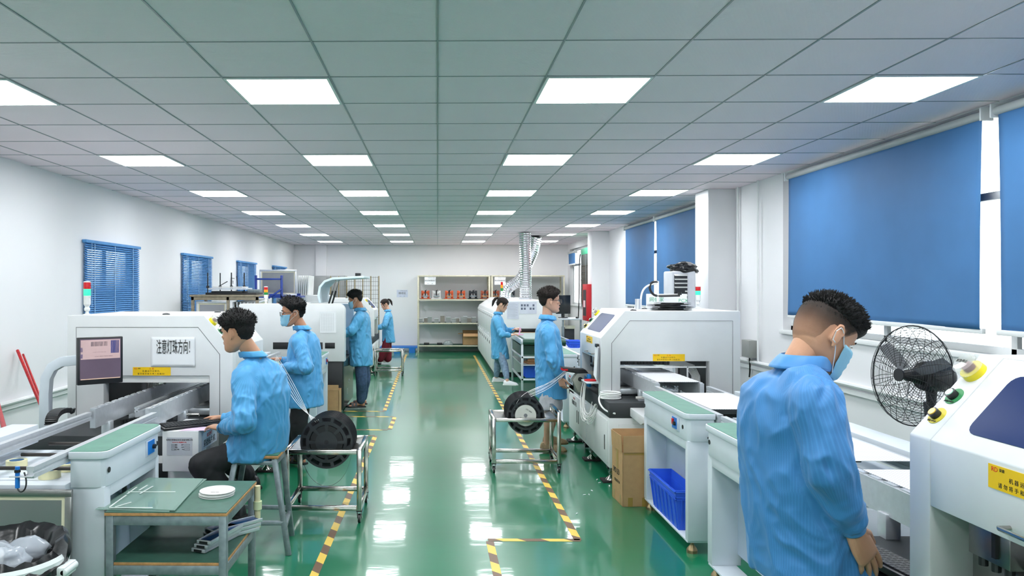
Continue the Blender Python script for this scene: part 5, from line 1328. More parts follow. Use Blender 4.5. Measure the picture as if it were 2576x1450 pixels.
# ---- window fan / cooling pad and red hydrant cabinet near the far right window
t = thing('evaporative_cooler', 'dark slatted cooler with green top mounted at the far right window', 'air cooler', (0, 0, 0))
XX = 3.30; u0 = atx(1460, 640, XX); u1 = atx(1487, 640, XX); yA, yB = 16.1, 17.35; zA, zB = 1.32, 2.46
MB().box(XX + .005, XR - .01, yA, yB, zA, zB).build('cooler_case', mat('dark_grey_green', (60, 66, 62), .5), t, bevel=.005)
MB().box(XX, XR - .01, yA, yB, zB, zB + .14).build('top_band', mat('mint_green', (60, 190, 140), .5), t, bevel=.003)
mb = MB()
for i in range(26): z = zA + .03 + i * .034; mb.box(XX - .012, XX + .006, yA + .04, yB - .04, z, z + .012)
mb.build('grille_slat', mat('brown_grille', (96, 86, 74), .6), t)
MB().box(XX - .02, XX - .012, (yA + yB) / 2 - .015, (yA + yB) / 2 + .015, zA, zB).build('grille_bar', M_galv, t)
MB().box(XX, XR - .01, yA, yB, zA - .05, zA).build('sill_tray', M_galv, t)
MB().tube(bez((XX - .02, yB, zB + .02), (XX - .05, yB + .1, 2.2), (XX - .02, yB, 1.8), (XX - .03, yB + .2, 1.0)), .012, 6).build('cable', M_black, t)
t = thing('fire_cabinet', 'red fire hydrant cabinet on the side of the far wall pillar', 'fire cabinet', (0, 0, 0))
XF = 3.17; zA, zB = 1.02, 1.78; yA, yB = 15.55, 15.98
MB().box(XF - .10, XF, yA, yB, zA, zB).build('cabinet_case', mat('fire_red', (200, 30, 42), .4), t, bevel=.004)
MB().box(XF - .104, XF - .099, yA + .06, yB - .06, zA + .10, zB - .12).build('cabinet_glass', M_dark, t)
MB().box(XF - .107, XF - .103, yA + .12, yB - .12, 1.30, 1.44).build('cabinet_label', mat('pale_pink_label', (236, 200, 205), .6), t)
# ================================================================ PEOPLE
def skinmat(name, rgb): return mat(name, rgb, .5, var=.05, scale=18, bump=.08, bscale=220, sss=.06)
M_skin = skinmat('skin_light', (206, 154, 124)); M_skin2 = skinmat('skin_tan', (194, 138, 108)); M_skin3 = skinmat('skin_fair', (218, 168, 144))
M_hair = mat('black_hair', (20, 18, 19), .62, var=.3, scale=60, bump=.6, bscale=160, spec=.3)
M_hairb = mat('dark_brown_hair', (36, 27, 24), .6, var=.3, scale=60, bump=.6, bscale=160, spec=.3)
M_stub = mat('hair_stubble', (40, 34, 32), .8, alpha=.42, var=.3, scale=90)
nt, N, L, B = nodes_of(M_stub); _a = N.new('ShaderNodeAttribute'); _a.attribute_name = 'fade'; _n = N.new('ShaderNodeTexNoise'); _n.inputs['Scale'].default_value = 260; _m = N.new('ShaderNodeMath'); _m.operation = 'MULTIPLY_ADD'; _m.use_clamp = True; _n2 = N.new('ShaderNodeMath'); _n2.operation = 'MULTIPLY_ADD'; _n2.inputs[1].default_value = .5; _n2.inputs[2].default_value = -.25
L.new(_n.outputs['Fac'], _n2.inputs[0]); L.new(_a.outputs['Fac'], _m.inputs[0]); _m.inputs[1].default_value = 1; L.new(_n2.outputs[0], _m.inputs[2]); L.new(_m.outputs[0], B.inputs['Alpha'])
M_eye = mat('eye_white', (232, 230, 226), .2); M_iris = mat('iris_dark', (24, 17, 14), .15)
M_lip = mat('lip', (188, 112, 104), .5)
M_mask = mat('surgical_mask', (150, 205, 232), .75, var=.04, bump=.2, bscale=120)
M_loop = mat('ear_loop', (240, 242, 245), .6)
def coatmat(name, rgb):
    m = mat(name, rgb, .52, var=.04, scale=6, sheen=.15)
    nt, N, L, B = nodes_of(m); c = N.new('ShaderNodeTexCoord'); at_ = N.new('ShaderNodeAttribute'); at_.attribute_name = 'stripe'; w1 = N.new('ShaderNodeMath'); w1.operation = 'MULTIPLY'; w1.inputs[1].default_value = 2 * PI / .0085; w = N.new('ShaderNodeMath'); w.operation = 'COSINE'; L.new(at_.outputs['Fac'], w1.inputs[0]); L.new(w1.outputs[0], w.inputs[0])
    src = B.inputs['Base Color'].links[0].from_socket; mx = N.new('ShaderNodeMix'); mx.data_type = 'RGBA'; mx.blend_type = 'MULTIPLY'
    r = N.new('ShaderNodeValToRGB'); r.color_ramp.elements[0].position = .0; r.color_ramp.elements[1].position = .9; r.color_ramp.elements[0].color = (.80, .85, .90, 1); r.color_ramp.elements[1].color = (1, 1, 1, 1)
    L.new(w.outputs[0], r.inputs['Fac']); mx.inputs[0].default_value = 1; L.new(src, mx.inputs[6]); L.new(r.outputs['Color'], mx.inputs[7]); L.new(mx.outputs[2], B.inputs['Base Color'])
    return m
M_coat = coatmat('blue_smock_cloth', (84, 168, 222)); M_coat2 = coatmat('deep_blue_smock_cloth', (70, 142, 206))
M_coatc = mat('smock_cloth_far', (84, 166, 214), .55, var=.05, scale=8, sheen=.15)
def crinkle(m, sc_, dist, st=.7):
    nt, N, L, B = nodes_of(m); c = N.new('ShaderNodeTexCoord'); mp = N.new('ShaderNodeMapping'); mp.inputs['Scale'].default_value = (1, 1, .55); L.new(c.outputs['Object'], mp.inputs['Vector']); prev = None
    for s_, d_ in ((sc_, dist), (sc_ * 2.6, dist * .4)):
        n = N.new('ShaderNodeTexNoise'); n.noise_type = 'RIDGED_MULTIFRACTAL'; n.inputs['Scale'].default_value = s_; n.inputs['Detail'].default_value = 2; n.inputs['Distortion'].default_value = .8; L.new(mp.outputs['Vector'], n.inputs['Vector'])
        b = N.new('ShaderNodeBump'); b.inputs['Strength'].default_value = st; b.inputs['Distance'].default_value = d_; L.new(n.outputs['Fac'], b.inputs['Height'])
        if prev: L.new(prev.outputs['Normal'], b.inputs['Normal'])
        prev = b
    L.new(prev.outputs['Normal'], B.inputs['Normal'])
crinkle(M_coatc, 6, .05, .9); crinkle(M_coat, 5.5, .04, .9); crinkle(M_coat2, 4.5, .022, .8)

PROF = [(-.004, .062, .030, .018), (.004, .078, .010, .034), (.014, .086, -.004, .042), (.028, .088, -.035, .049), (.045, .084, -.058, .056), (.060, .086, -.072, .060), (.076, .084, -.083, .064), (.092, .082, -.090, .068), (.106, .079, -.095, .070),
        (.120, .078, -.098, .073), (.134, .083, -.100, .075), (.150, .084, -.101, .077), (.168, .080, -.099, .077), (.186, .069, -.091, .073), (.202, .052, -.076, .062), (.214, .033, -.054, .046), (.222, .012, -.030, .026)]
def prof(z):
    if z <= PROF[0][0]: return PROF[0][1:]
    for i in range(len(PROF) - 1):
        a, b = PROF[i], PROF[i + 1]
        if z <= b[0]:
            f = (z - a[0]) / (b[0] - a[0]); return tuple(a[j] + (b[j] - a[j]) * f for j in (1, 2, 3))
    return PROF[-1][1:]
def hpt(th, z, off=0.0):
    xf, xb, w = prof(z); cx, a = (xf + xb) / 2, (xf - xb) / 2; c, s = math.cos(th), math.sin(th)
    e = .86; sx = math.copysign(abs(c) ** e, c); sy = math.copysign(abs(s) ** e, s)
    k = max(0, min(1, (z - .15) / .075)); k = k * k
    n = V((c * (1 - k * .75), s * (1 - k * .75), k)).normalized()
    return V((cx + a * sx, w * sy, z)) + n * off, n
def frame_m(c, f, k=1.0, roll=0.0):
    f = V(f).normalized(); l = Z_.cross(f).normalized(); u = f.cross(l).normalized()
    R = Matrix((f, l, u)).transposed()
    if roll: R = Matrix.Rotation(roll, 3, f) @ R
    return Matrix.Translation(V(c)) @ R.to_4x4() @ Matrix.Scale(k, 4) @ Matrix.Translation((0, 0, -.115))
def join_world(objs, name, m, parent):
    bm = bmesh.new()
    for o in objs: bm.from_mesh(o.data)
    for o in objs: bpy.data.objects.remove(o)
    me = bpy.data.meshes.new(name); bm.to_mesh(me); bm.free(); me.materials.append(m); me.polygons.foreach_set('use_smooth', [True] * len(me.polygons))
    o = bpy.data.objects.new(name, me); sc.collection.objects.link(o); o.parent = parent; return o
def vox(mb, size, smooth=2, fac=.5):
    o = mb.build('tmp', M_skin); fast_eval(o, [('REMESH', dict(mode='VOXEL', voxel_size=size, use_smooth_shade=True)), ('SMOOTH', dict(iterations=smooth, factor=fac))]); return o
_heads = {}
def head_obj(vs, female=False):
    mb = MB(); n = 36
    mb.loft([[hpt(2 * PI * i / n, z)[0] for i in range(n)] for z in [p[0] for p in PROF]])
    # nose, lips, brow, ears, chin
    mb.loft([[V((.072 + q, s * .005, .124)) for q, s in ((0, 1), (.012, 1), (.012, -1), (0, -1))], [V((.070 + q, s * w, z)) for q, s, w in ((0, 1, .010), (.030, 1, .004), (.030, -1, .004), (0, -1, .010)) for z in (.092,)], [V((.070, .016, .080)), V((.098, .010, .080)), V((.098, -.010, .080)), V((.070, -.016, .080))], [V((.070, .013, .074)), V((.086, .007, .074)), V((.086, -.007, .074)), V((.070, -.013, .074))]])
    mb.ell((.094, 0, .084), (.010, .009, .008)); 
    for s in (-1, 1):
        mb.ell((.082, .012 * s, .080), (.009, .007, .006)); mb.ell((.070, .028 * s, .133), (.014, .022, .006)); mb.ell((.060, .042 * s, .096), (.018, .016, .014))
        R = Matrix.Rotation(-.18, 3, 'Y')
        mb.ell((-.012, .075 * s, .106), (.015, .006, .030), R=Matrix.Rotation(.35 * s, 3, 'Z') @ R)
        mb.tube([(-.012 + .019 * math.cos(a) - .004, (.080 + .008 * max(0, -math.cos(a))) * s, .108 + .031 * math.sin(a)) for a in [-1.9 - i * .42 for i in range(11)]], .0035, 6)
        mb.ell((-.006, .076 * s, .078), (.007, .005, .009))
    mb.ell((.086, 0, .062), (.010, .022, .0055)); mb.ell((.085, 0, .052), (.010, .018, .0055)); mb.ell((.080, 0, .020), (.014, .020, .014))
    o = vox(mb, vs, 2, .4)
    for v in o.data.vertices:
        p = v.co
        for s in (-1, 1):
            d = (p - V((.080, .031 * s, .116))).length; p.x -= .009 * math.exp(-(d / .014) ** 2)
        if p.x > .06: p.x -= .004 * math.exp(-((p.z - .0565) / .002) ** 2) * (abs(p.y) < .024)
    return o
ZL = [(0, .182), (35, .178), (55, .160), (68, .140), (80, .110), (88, .134), (108, .132), (118, .088), (135, .062), (180, .052)]
def zline(deg, dz=0):
    deg = abs(deg)
    for i in range(len(ZL) - 1):
        a, b = ZL[i], ZL[i + 1]
        if deg <= b[0]: return a[1] + (b[1] - a[1]) * (deg - a[0]) / (b[0] - a[0]) + dz
    return ZL[-1][1]
def sstep(a, b, x): t = max(0, min(1, (x - a) / (b - a))); return t * t * (3 - 2 * t)
def hair(style, M, parent, m, seed=1):
    rnd = random.Random(seed)
    def th(t, z):
        d = math.degrees(t); d = d - 360 if d > 180 else d; r = sstep(-.002, .014, z - zline(d))
        top = sstep(.135, .19, z); side = .007
        if style == 'fade': zz = z + .014 * math.cos(t); r = sstep(.158, .172, zz); T = .002 + sstep(.160, .20, zz) * (.018 + .008 * max(0, math.cos(t)))
        elif style == 'quiff': T = .010 + top * (.020 + .022 * max(0, math.cos(t)) ** 2)
        elif style == 'long': T = .012 + top * .008
        else: T = side * sstep(.05, .11, z) + .004 + top * .019
        T += .0025 * noise.noise(V((math.cos(t) * 9, math.sin(t) * 9, z * 70))) * (0 if (style == 'fade' and top < .3) else 1)
        return -.007 + (T + .007) * r
    n = 72; zs = [.045 + (.2225 - .045) * i / 34 for i in range(35)]
    mb = MB(M); rings = [[hpt(2 * PI * i / n, z, th(2 * PI * i / n, z))[0] for i in range(n)] for z in zs]
    mb.loft(rings)
    cnt = {'fade': 2200, 'quiff': 2000, 'short': 2200, 'long': 260}[style]
    for _ in range(cnt):
        t = rnd.uniform(0, 2 * PI); z = rnd.uniform(.09, .2215) if style != 'fade' else rnd.uniform(.165, .2215); d = math.degrees(t); d = d - 360 if d > 180 else d
        if rnd.random() < .03: z = .2222; 
        if z < zline(d) + .01: continue
        p, nn = hpt(t, z, th(t, z) - .003)
        if z > .22:
            r = rnd.random() ** .5; p = V((-.01 + (p.x + .01) * r, p.y * r, p.z + .004 * (1 - r))); nn = (nn + Z_ * 2).normalized()
        if style == 'long': dr = (nn * .25 + V((-.6, 0, -.5)) + V((rnd.uniform(-.2, .2),) * 3)).normalized(); Ln = rnd.uniform(.02, .04)
        elif style == 'quiff': dr = (nn + V((.7 if math.cos(t) > 0 else -.3, 0, .5)) + V([rnd.uniform(-.35, .35) for _ in range(3)])).normalized(); Ln = rnd.uniform(.010, .022)
        else: dr = (nn + V((.25 if z > .19 else -.1, 0, .25 if z > .17 else -.7)) + V([rnd.uniform(-.3, .3) for _ in range(3)])).normalized(); Ln = rnd.uniform(.010, .020) * (.4 if z < .16 else 1) * (.8 if style == 'fade' else 1)
        mb.cyl(p, p + dr * Ln, .0021, .0004, 4)
    if style == 'long':
        c = V((-.102, 0, .168)); mb.limb([c, c + V((-.03, 0, .01)), c + V((-.055, 0, -.02)), c + V((-.062, 0, -.07)), c + V((-.05, 0, -.125)), c + V((-.045, 0, -.16))], [.022, .020, .024, .026, .018, .006], 10)
        for s in (-1, 1): mb.limb([V((.055, .066 * s, .165)), V((.045, .078 * s, .12)), V((.045, .076 * s, .065))], [.012, .007, .002], 6)
    ho = mb.build('hair', m, parent, ang=80)
    if style == 'fade':
        for i, (dz, of) in enumerate(((0, .0009),)):
            mb = MB(M); zs = [.045 + (.20 - .045) * q / 40 for q in range(41)]
            def lo(t): d = math.degrees(t); return zline(d - 360 if d > 180 else d) + dz * (1 if abs((d - 360 if d > 180 else d)) > 80 else .35)
            R = [[hpt(2 * PI * q / n, max(z, lo(2 * PI * q / n)), of)[0] for q in range(n)] for z in zs]
            mb.loft(R, cap=False); so = mb.build('stubble', M_stub, ho, ang=80); Mi = M.inverted(); aa_ = so.data.attributes.new('fade', 'FLOAT', 'POINT'); vv = []
            for v in so.data.vertices:
                p = Mi @ v.co; t = math.atan2(p.y, p.x); vv.append(.22 + .66 * sstep(.055, .165, p.z + .014 * math.cos(t)) - .5 * (1 - sstep(0, .012, p.z - lo(t))))
            aa_.data.foreach_set('value', vv)
    return ho
def face_bits(M, parent, mask=False, glasses=False, hairm=M_hair):
    for s in (-1, 1):
        e = MB(M); e.ell((.0690, .031 * s, .1165), (.0105, .0125, .0075)); eo = e.build('eye', M_eye, parent)
        e = MB(M); e.ell((.0772, .031 * s, .1165), (.0028, .0052, .0058)); e.build('iris', M_iris, eo)
        e = MB(M); e.tube([(.0785, .018 * s, .1195), (.0805, .030 * s, .1232), (.0745, .045 * s, .120)], .0014, 5); e.build('eyelashes', M_iris, eo)
        e = MB(M); e.tube([(.0870, .014 * s, .1375), (.0865, .030 * s, .1425), (.0745, .050 * s, .138)], .003, 6, rad=[.003, .0032, .001]); e.build('eyebrow', hairm, parent)
    if not mask:
        e = MB(M); e.ell((.0905, 0, .0615), (.006, .019, .0036)); e.ell((.0900, 0, .0535), (.0062, .016, .004)); e.build('lips', M_lip, parent)
    if mask:
        mb = MB(M); nn = 22; mz = 12; R = []
        for j in range(mz + 1):
            z = .002 + (.104 - .002) * j / mz; row = []
            for i in range(nn + 1):
                t = -1.22 + 2.44 * i / nn; c = math.cos(t * 1.25)
                p, n = hpt(t, max(z, .006), .006 + .016 * max(0, c) ** 1.5 * (1 if z > .02 else .8) + .0015 * math.sin(z * 420) * max(0, c))
                row.append(p)
            R.append(mb.vs(row))
        for j in range(mz):
            for i in range(nn): mb.face([R[j][i], R[j][i + 1], R[j + 1][i + 1], R[j + 1][i]])
        o = mb.build('face_mask', M_mask, parent, ang=70); fast_eval(o, [('SOLIDIFY', dict(thickness=.0015))])
        lp = MB(M)
        for s in (-1, 1):
            for z, ze in ((.096, .132), (.018, .090)):
                a = hpt(1.22 * s, z, .006)[0]; lp.tube(bez(a, a + V((-.02, .004 * s, (ze - z) * .4)), (.0, .083 * s, ze), (-.022, .086 * s, ze - .002) if z > .05 else (-.020, .081 * s, .088), 8), .0016, 5)
            lp.tube([(-.022, .086 * s, .130), (-.032, .089 * s, .112), (-.020, .081 * s, .088)], .0016, 5)
        lp.build('ear_loop', M_loop, o)
    if glasses:
        g = MB(M); ln = MB(M)
        for s in (-1, 1):
            c = V((.104, .032 * s, .112)); g.tube([c + V((-.006 * abs(math.cos(a)) if s * math.cos(a) > 0 else 0, .024 * math.copysign(abs(math.cos(a)) ** .6, math.cos(a)), .018 * math.copysign(abs(math.sin(a)) ** .6, math.sin(a)))) for a in [i * PI / 10 for i in range(20)]], .0018, 5, closed=True)
            ln.lathe([(.021, 0), (.021, .0008)], c, (1, 0, 0), 20)
            g.tube([(.098, .056 * s, .120), (.06, .078 * s, .121), (-.02, .083 * s, .120)], .0018, 5)
        g.tube([(.104, .008, .114), (.105, 0, .117), (.104, -.008, .114)], .0015, 5)
        go = g.build('glasses', mat('glasses_frame', (50, 50, 54), .3, .5), parent); ln.build('lens', M_clear, go)
def hand_mb(w, d, n, side, curl=.35, k=1.0, spread=.085, curls=None):
    mb = MB(); w = V(w); d = V(d).normalized(); n = V(n); n = (n - d * n.dot(d)).normalized(); t = d.cross(n) if side == 'R' else n.cross(d)
    def E(s, hw, ht, off=0): c = w + d * s * k - n * off * k; return [c + t * hw * k * math.cos(a) + n * ht * k * math.sin(a) for a in [i * PI / 8 for i in range(16)]]
    mb.loft([E(-.045, .027, .021), E(-.01, .026, .019), E(.02, .034, .019), E(.05, .040, .017), (E(.082, .041, .013)), E(.092, .038, .009)])
    for i, (off, L_, b) in enumerate(((.030, .070, .084), (.010, .079, .088), (-.010, .073, .086), (-.029, .058, .078))):
        p = w + d * b * k + t * off * k; a = 0; dd = (d + t * spread * (1.5 - i)).normalized(); pts = [p - dd * .012 * k, p]; c = (curls[i] if curls else curl * (1 + .15 * i))
        for q, fr in enumerate((.45, .30, .25)):
            a += c * (.9, 1.1, .7)[q]; v = dd * math.cos(a) + n * math.sin(a); pts.append(pts[-1] + v * L_ * fr * k)
        mb.limb(pts, [.0095 * k, .0092 * k, .0085 * k, .0078 * k, .0062 * k] if i < 3 else [.008 * k, .0078 * k, .0072 * k, .0066 * k, .0054 * k], 10)
    p = w + d * .022 * k + t * .024 * k; v = (t * .75 + d * .75 + n * .35).normalized(); v2 = (t * .35 + d * .95 + n * .35).normalized()
    mb.limb([p, p + v * .036 * k, p + v * .036 * k + v2 * .032 * k, p + v * .036 * k + v2 * .055 * k], [.015 * k, .0115 * k, .0095 * k, .0075 * k], 10)
    return mb
def ell_ring(c, a, b, ra, rb, n=28, e=.9):
    R = []
    for i in range(n):
        t = 2 * PI * i / n; x, y = math.cos(t), math.sin(t); R.append(V(c) + a * ra * math.copysign(abs(x) ** e, x) + b * rb * math.copysign(abs(y) ** e, y))
    return R
def wrinkle(me, amp, seed, joints=(), fine=1.0):
    sd = V((seed * 3.7, seed * 1.3, seed * 2.1)); me.calc_loop_triangles()
    nr = [v.normal.copy() for v in me.vertices]
    for v, n in zip(me.vertices, nr):
        p = v.co; q = V((p.x * 9, p.y * 9, p.z * 5.0)) + sd
        w = V((noise.noise(q * .7), noise.noise(q * .7 + V((9, 0, 0))), noise.noise(q * .7 + V((0, 9, 0)))))
        a = 1 - abs(noise.noise(q + w * 1.4)) * 2.4
        b = 1 - abs(noise.noise(q * 2.3 + w * 2.2)) * 2.4
        k = 1.0
        for j, r in joints: k += 1.0 * math.exp(-((p - j).length / r) ** 2)
        v.co = p + n * (amp * k * (.75 * max(-.6, a) + .38 * fine * max(-.6, b) * (1 + w.x)) - amp * .45)
def shoe(a, d, m, sole, parent, name='shoe', k=1.0):
    a = V(a); d = V(d); d.z = 0; d.normalize(); l = Z_.cross(d); z0 = a.z - .085 * k
    R = []
    for s, w, h, o in ((-.072, .022, .06, .012), (-.060, .035, .092, .010), (-.02, .043, .105, .009), (.03, .044, .096, .008), (.08, .048, .076, .008), (.13, .052, .062, .008), (.172, .044, .050, .010), (.196, .020, .034, .012)):
        c = a + d * s * k; R.append([V((c.x, c.y, z0)) + l * x * w * k + Z_ * z * k for x, z in ((-1, .006), (-1.0, .012), (-.95, h * .55), (-.55, h * .95), (0, h), (.55, h * .95), (.95, h * .55), (1.0, .012), (1, .006), (0, .004))])
    mb = MB(); mb.loft(R); o = mb.build(name, m, parent); fast_eval(o, [('SUBSURF', dict(levels=1, render_levels=1))])
    R = [[V((c.x, c.y, z0)) + l * x * w * 1.08 * k + Z_ * z * k for x, z in ((-1, 0), (-1, .020), (1, .020), (1, 0))] for (s, w) in ((-.080, .024), (-.06, .038), (.03, .042), (.11, .050), (.170, .046), (.202, .020)) for c in (a + d * s * k,)]
    mb = MB(); mb.loft(R); mb.build('sole', sole, o, bevel=.003)
    return o
def foot_mb(mb, a, d, k=1.0):
    a = V(a); d = V(d); d.z = 0; d.normalize(); z0 = a.z - .080 * k; l = Z_.cross(d)
    mb.limb([a, a + d * -.03 * k - Z_ * .05 * k], [.036 * k, .030 * k]); mb.limb([a + Z_ * 0 - Z_ * .02, a + d * .06 * k - Z_ * .042 * k, a + d * .12 * k - Z_ * .058 * k], [.034 * k, .030 * k, .022 * k])
    for i in range(5): q = a + d * .12 * k + l * (i - 2) * .016 * k; mb.limb([V((q.x, q.y, z0 + .020)), V((q.x, q.y, z0 + .014)) + d * (.05 - .004 * abs(i - 1)) * k], [.013 * k, .0095 * k], 8)

def person(label, S):
    root = thing('person', label, 'person', (S['floor'][0], S['floor'][1], 0)); off = V((S['floor'][0], S['floor'][1], 0)); T = Matrix.Translation(-off)
    skin = S.get('skin', M_skin); k = S.get('k', 1.0); hm = S.get('hm', M_hair); vs = S.get('vs', 1.0); J = {q: (V(v) if q != 'shoe' and isinstance(v, tuple) and len(v) == 3 and not isinstance(v[0], tuple) and q[:2] != 'hd' else v) for q, v in S.items()}
    M = T @ frame_m(J['head'], J['face'], S.get('hk', 1.0), S.get('roll', 0))
    ho = head_obj(.0034 * max(1, vs * .8)); ho.data.transform(M)
    # body core with neck, arms, legs
    nb = J['neck']; hc = M @ V((-.022, 0, .085)); hc = hc + off; sp = [V(p[0]) for p in S['torso']]
    mb = MB(T); mb.limb([hc, hc.lerp(nb, .5), nb, nb + (sp[0] - nb) * .6], [.052 * k, .052 * k, .054 * k, .058 * k], 18)
    nk = vox(mb, .006, 3)
    mb = MB(T); f = V(S['f']).normalized(); l = Z_.cross(f)
    mb.loft([ell_ring(c, l, f, a * .8, b * .8) for c, a, b in [(V(p[0]), p[1], p[2]) for p in S['torso'][:S.get('core', 4)]]])
    for s in 'LR':
        mb.limb([J['sh' + s], J['el' + s], J['wr' + s]], [.046 * k, .036 * k, .025 * k])
        mb.limb([J['hip' + s], J['kn' + s], J['an' + s]], [.075 * k, .052 * k, .036 * k])
        if S.get('bare'): mb.ell(J['kn' + s].lerp(J['an' + s], .3), (.052 * k, .052 * k, .10 * k))
        foot_mb(mb, J['an' + s], S['toe' + s] if 'toe' + s in S else S['f'], k)
    core = vox(mb, .009 * max(1, vs), 2)
    hands = []
    for s in 'LR':
        if 'hd' + s in S:
            d, n, c = S['hd' + s]; h = hand_mb(J['wr' + s], d, n, s, c if not isinstance(c, tuple) else .3, k * S.get('hks', 1), curls=c if isinstance(c, tuple) else None); h.bm.transform(T); hands.append(vox(h, .0028 * max(1, vs * .8), 2, .4))
    body = join_world([ho, nk, core] + hands, 'body', skin, root)
    hair(S.get('hair', 'short'), M, root, hm, S.get('seed', 1)); face_bits(M, root, S.get('mask'), S.get('glasses'), hm)
    # smock
    cm = S.get('coat', M_coatc); mb = MB(T)
    rings = [ell_ring(V(p[0]), V(p[3]).normalized() if len(p) > 3 else l, f if len(p) < 5 else V(p[4]).normalized(), p[1], p[2], e=.85) for p in S['torso']]
    mb.loft([ell_ring(nb + (sp[0] - nb) * -.25, l, f, .060 * k, .058 * k)] + [ell_ring(nb + (sp[0] - nb) * .5, l, f, .066 * k, .062 * k)] + rings)
    for s in 'LR':
        sh, el, wr = J['sh' + s], J['el' + s], J['wr' + s]; cu = wr.lerp(el, .20)
        mb.limb([sh.lerp(sp[0], .45), sh, sh.lerp(el, .5), el, el.lerp(wr, .5), wr.lerp(el, .25), cu - (wr - el).normalized() * -.01], [.075 * k, .078 * k, .068 * k, .066 * k, .056 * k, .052 * k, .040 * k], 20)
    co = vox(mb, S.get('cv', .010), S.get('sm', 9), .5)
    wrinkle(co.data, S.get('amp', .007), S.get('seed', 1), [(T @ J['elL'], .12), (T @ J['elR'], .12)])
    coat = join_world([co], 'smock', cm, root)
    if cm is not M_coatc:
        segs = [(T @ J['sh' + s], T @ J['el' + s], T @ J['wr' + s]) for s in 'LR']; at_ = coat.data.attributes.new('stripe', 'FLOAT', 'POINT'); tc = [T @ q for q in sp]
        def sd(p, a, b): h = max(0, min(1, (p - a).dot(b - a) / (b - a).length_squared)); return (p - a.lerp(b, h)).length
        vals = []
        for v in coat.data.vertices:
            p = v.co; best = None
            for a, b, c in segs:
                for x, y in ((a, b), (b, c)):
                    q = sd(p, x, y)
                    if q < .095 and (best is None or q < best[0]): best = (q, x, (c - a).normalized())
            if best: e1, e2, _ = basis(best[2], f); r_ = p - best[1]; vals.append(.06 * math.atan2(r_.dot(e1), r_.dot(e2) if abs(r_.dot(e2)) > 1e-6 else 1e-6))
            else:
                c = min(tc, key=lambda c: abs(c.z - p.z)); r_ = p - c; vals.append(.17 * math.atan2(r_.dot(l), -r_.dot(f)))
        at_.data.foreach_set('value', vals)
    # collar
    mb = MB(T); R = []; up = (hc - nb).normalized(); fl = f; n = 40
    for (r, h) in ((.066, -.012), (.066, .040), (.069, .046), (.076, .040), (.090, .000), (.084, -.004)):
        row = []
        for i in range(n + 1):
            t = .30 + (2 * PI - .60) * i / n; fr = math.cos(t); row.append(nb + f * (r * k * 1.02 * fr) + l * (r * k * math.sin(t)) + up * k * (h + .004 - .018 * max(0, fr)) + f * (.012 if fr > .5 else 0))
        R.append(row)
    q = [mb.vs(r) for r in R]
    for a_ in range(len(q) - 1):
        for i in range(n): mb.face([q[a_][i], q[a_][i + 1], q[a_ + 1][i + 1], q[a_ + 1][i]])
    cl = mb.build('collar', cm, coat, ang=60); fast_eval(cl, [('SOLIDIFY', dict(thickness=.003)), ('SUBSURF', dict(levels=1, render_levels=1))])
    for s in 'LR':
        mb = MB(T); sh, el, wr = J['sh' + s], J['el' + s], J['wr' + s]; d = (wr - el).normalized(); a, b, _ = basis(d); c = wr - d * .012
        mb.loft([mb.ring(c + d * z, a, b, r * k, r * k, 20) for z, r in ((-.02, .040), (-.012, .037), (0, .034), (.010, .035), (.014, .033), (.010, .026))]); mb.build('cuff', cm, coat)
    # trousers
    tr = S['legs']; mb = MB(T); hp = (J['hipL'] + J['hipR']) / 2; mb.ell(hp, (.115 * k, .10 * k, .10 * k), 20, 12)
    fr = tr.get('end', .93)
    for s in 'LR':
        kn, an = J['kn' + s], J['an' + s]; r = tr['r']
        if fr <= 0: mb.limb([J['hip' + s], J['hip' + s].lerp(kn, 1 + fr)], [r[0] * k, r[1] * k], 20)
        else: mb.limb([J['hip' + s], J['hip' + s].lerp(kn, .5), kn, kn.lerp(an, .5), kn.lerp(an, fr)], [r[0] * k, (r[0] + r[1]) / 2 * k, r[1] * k, (r[1] + r[2]) / 2 * k, r[2] * k], 20)
    if tr.get('skirt'):
        hb = (J['anL'] + J['anR']) / 2; mb.loft([ell_ring(hp, l, f, .16, .12), ell_ring(hp.lerp(hb, .5), l, f, .15, .12), ell_ring(hp.lerp(hb, .93), l, f, .17, .13)])
    o = vox(mb, .011 * max(1, vs), 4); wrinkle(o.data, tr.get('amp', .005), S.get('seed', 1) + 5, [(T @ J['knL'], .12), (T @ J['knR'], .12)]); join_world([o], tr['name'], tr['m'], root)
    for s in 'LR':
        toe = S['toe' + s] if 'toe' + s in S else S['f']
        if S['shoe'] == 'sandal':
            a = T @ J['an' + s]; d = V(toe); d.z = 0; d.normalize(); ll = Z_.cross(d); z0 = a.z - .085 * k; mb = MB()
            mb.loft([[V((c.x, c.y, z0)) + ll * w * x + Z_ * z for x, z in ((-1, 0), (-1, .022), (1, .022), (1, 0))] for c, w in ((a - d * .07, .030), (a + d * .03, .034), (a + d * .12, .046), (a + d * .185, .032))])
            so = mb.build('sandal', M_black, root, bevel=.004)
            mb = MB()
            for q, w, h in ((.07, .044, .055), (.115, .050, .045)): mb.loft([[a + d * (q + e) * k + ll * w * k * math.cos(t) + Z_ * (z0 - a.z + .015 + (h + rr) * k * math.sin(t)) for t in [i * PI / 10 for i in range(11)]] for e, rr in ((-.016, 0), (.016, -.004), (.016, .0), (-.016, .004))] , cap=False, closed=False)
            mb.build('strap', M_black, so)
        else: m, sl = S['shoe']; shoe(T @ J['an' + s], toe, m, sl, root, k=k)
    return root
M_trb = mat('black_trousers', (24, 24, 28), .75, var=.15, scale=30)
M_jean = mat('blue_denim', (62, 84, 116), .8, var=.25, scale=40, bump=.2, bscale=400)
M_jeanl = mat('light_denim', (126, 148, 172), .8, var=.25, scale=30, bump=.2, bscale=400)
M_short = mat('grey_shorts_cloth', (176, 178, 184), .8, var=.08, scale=60)
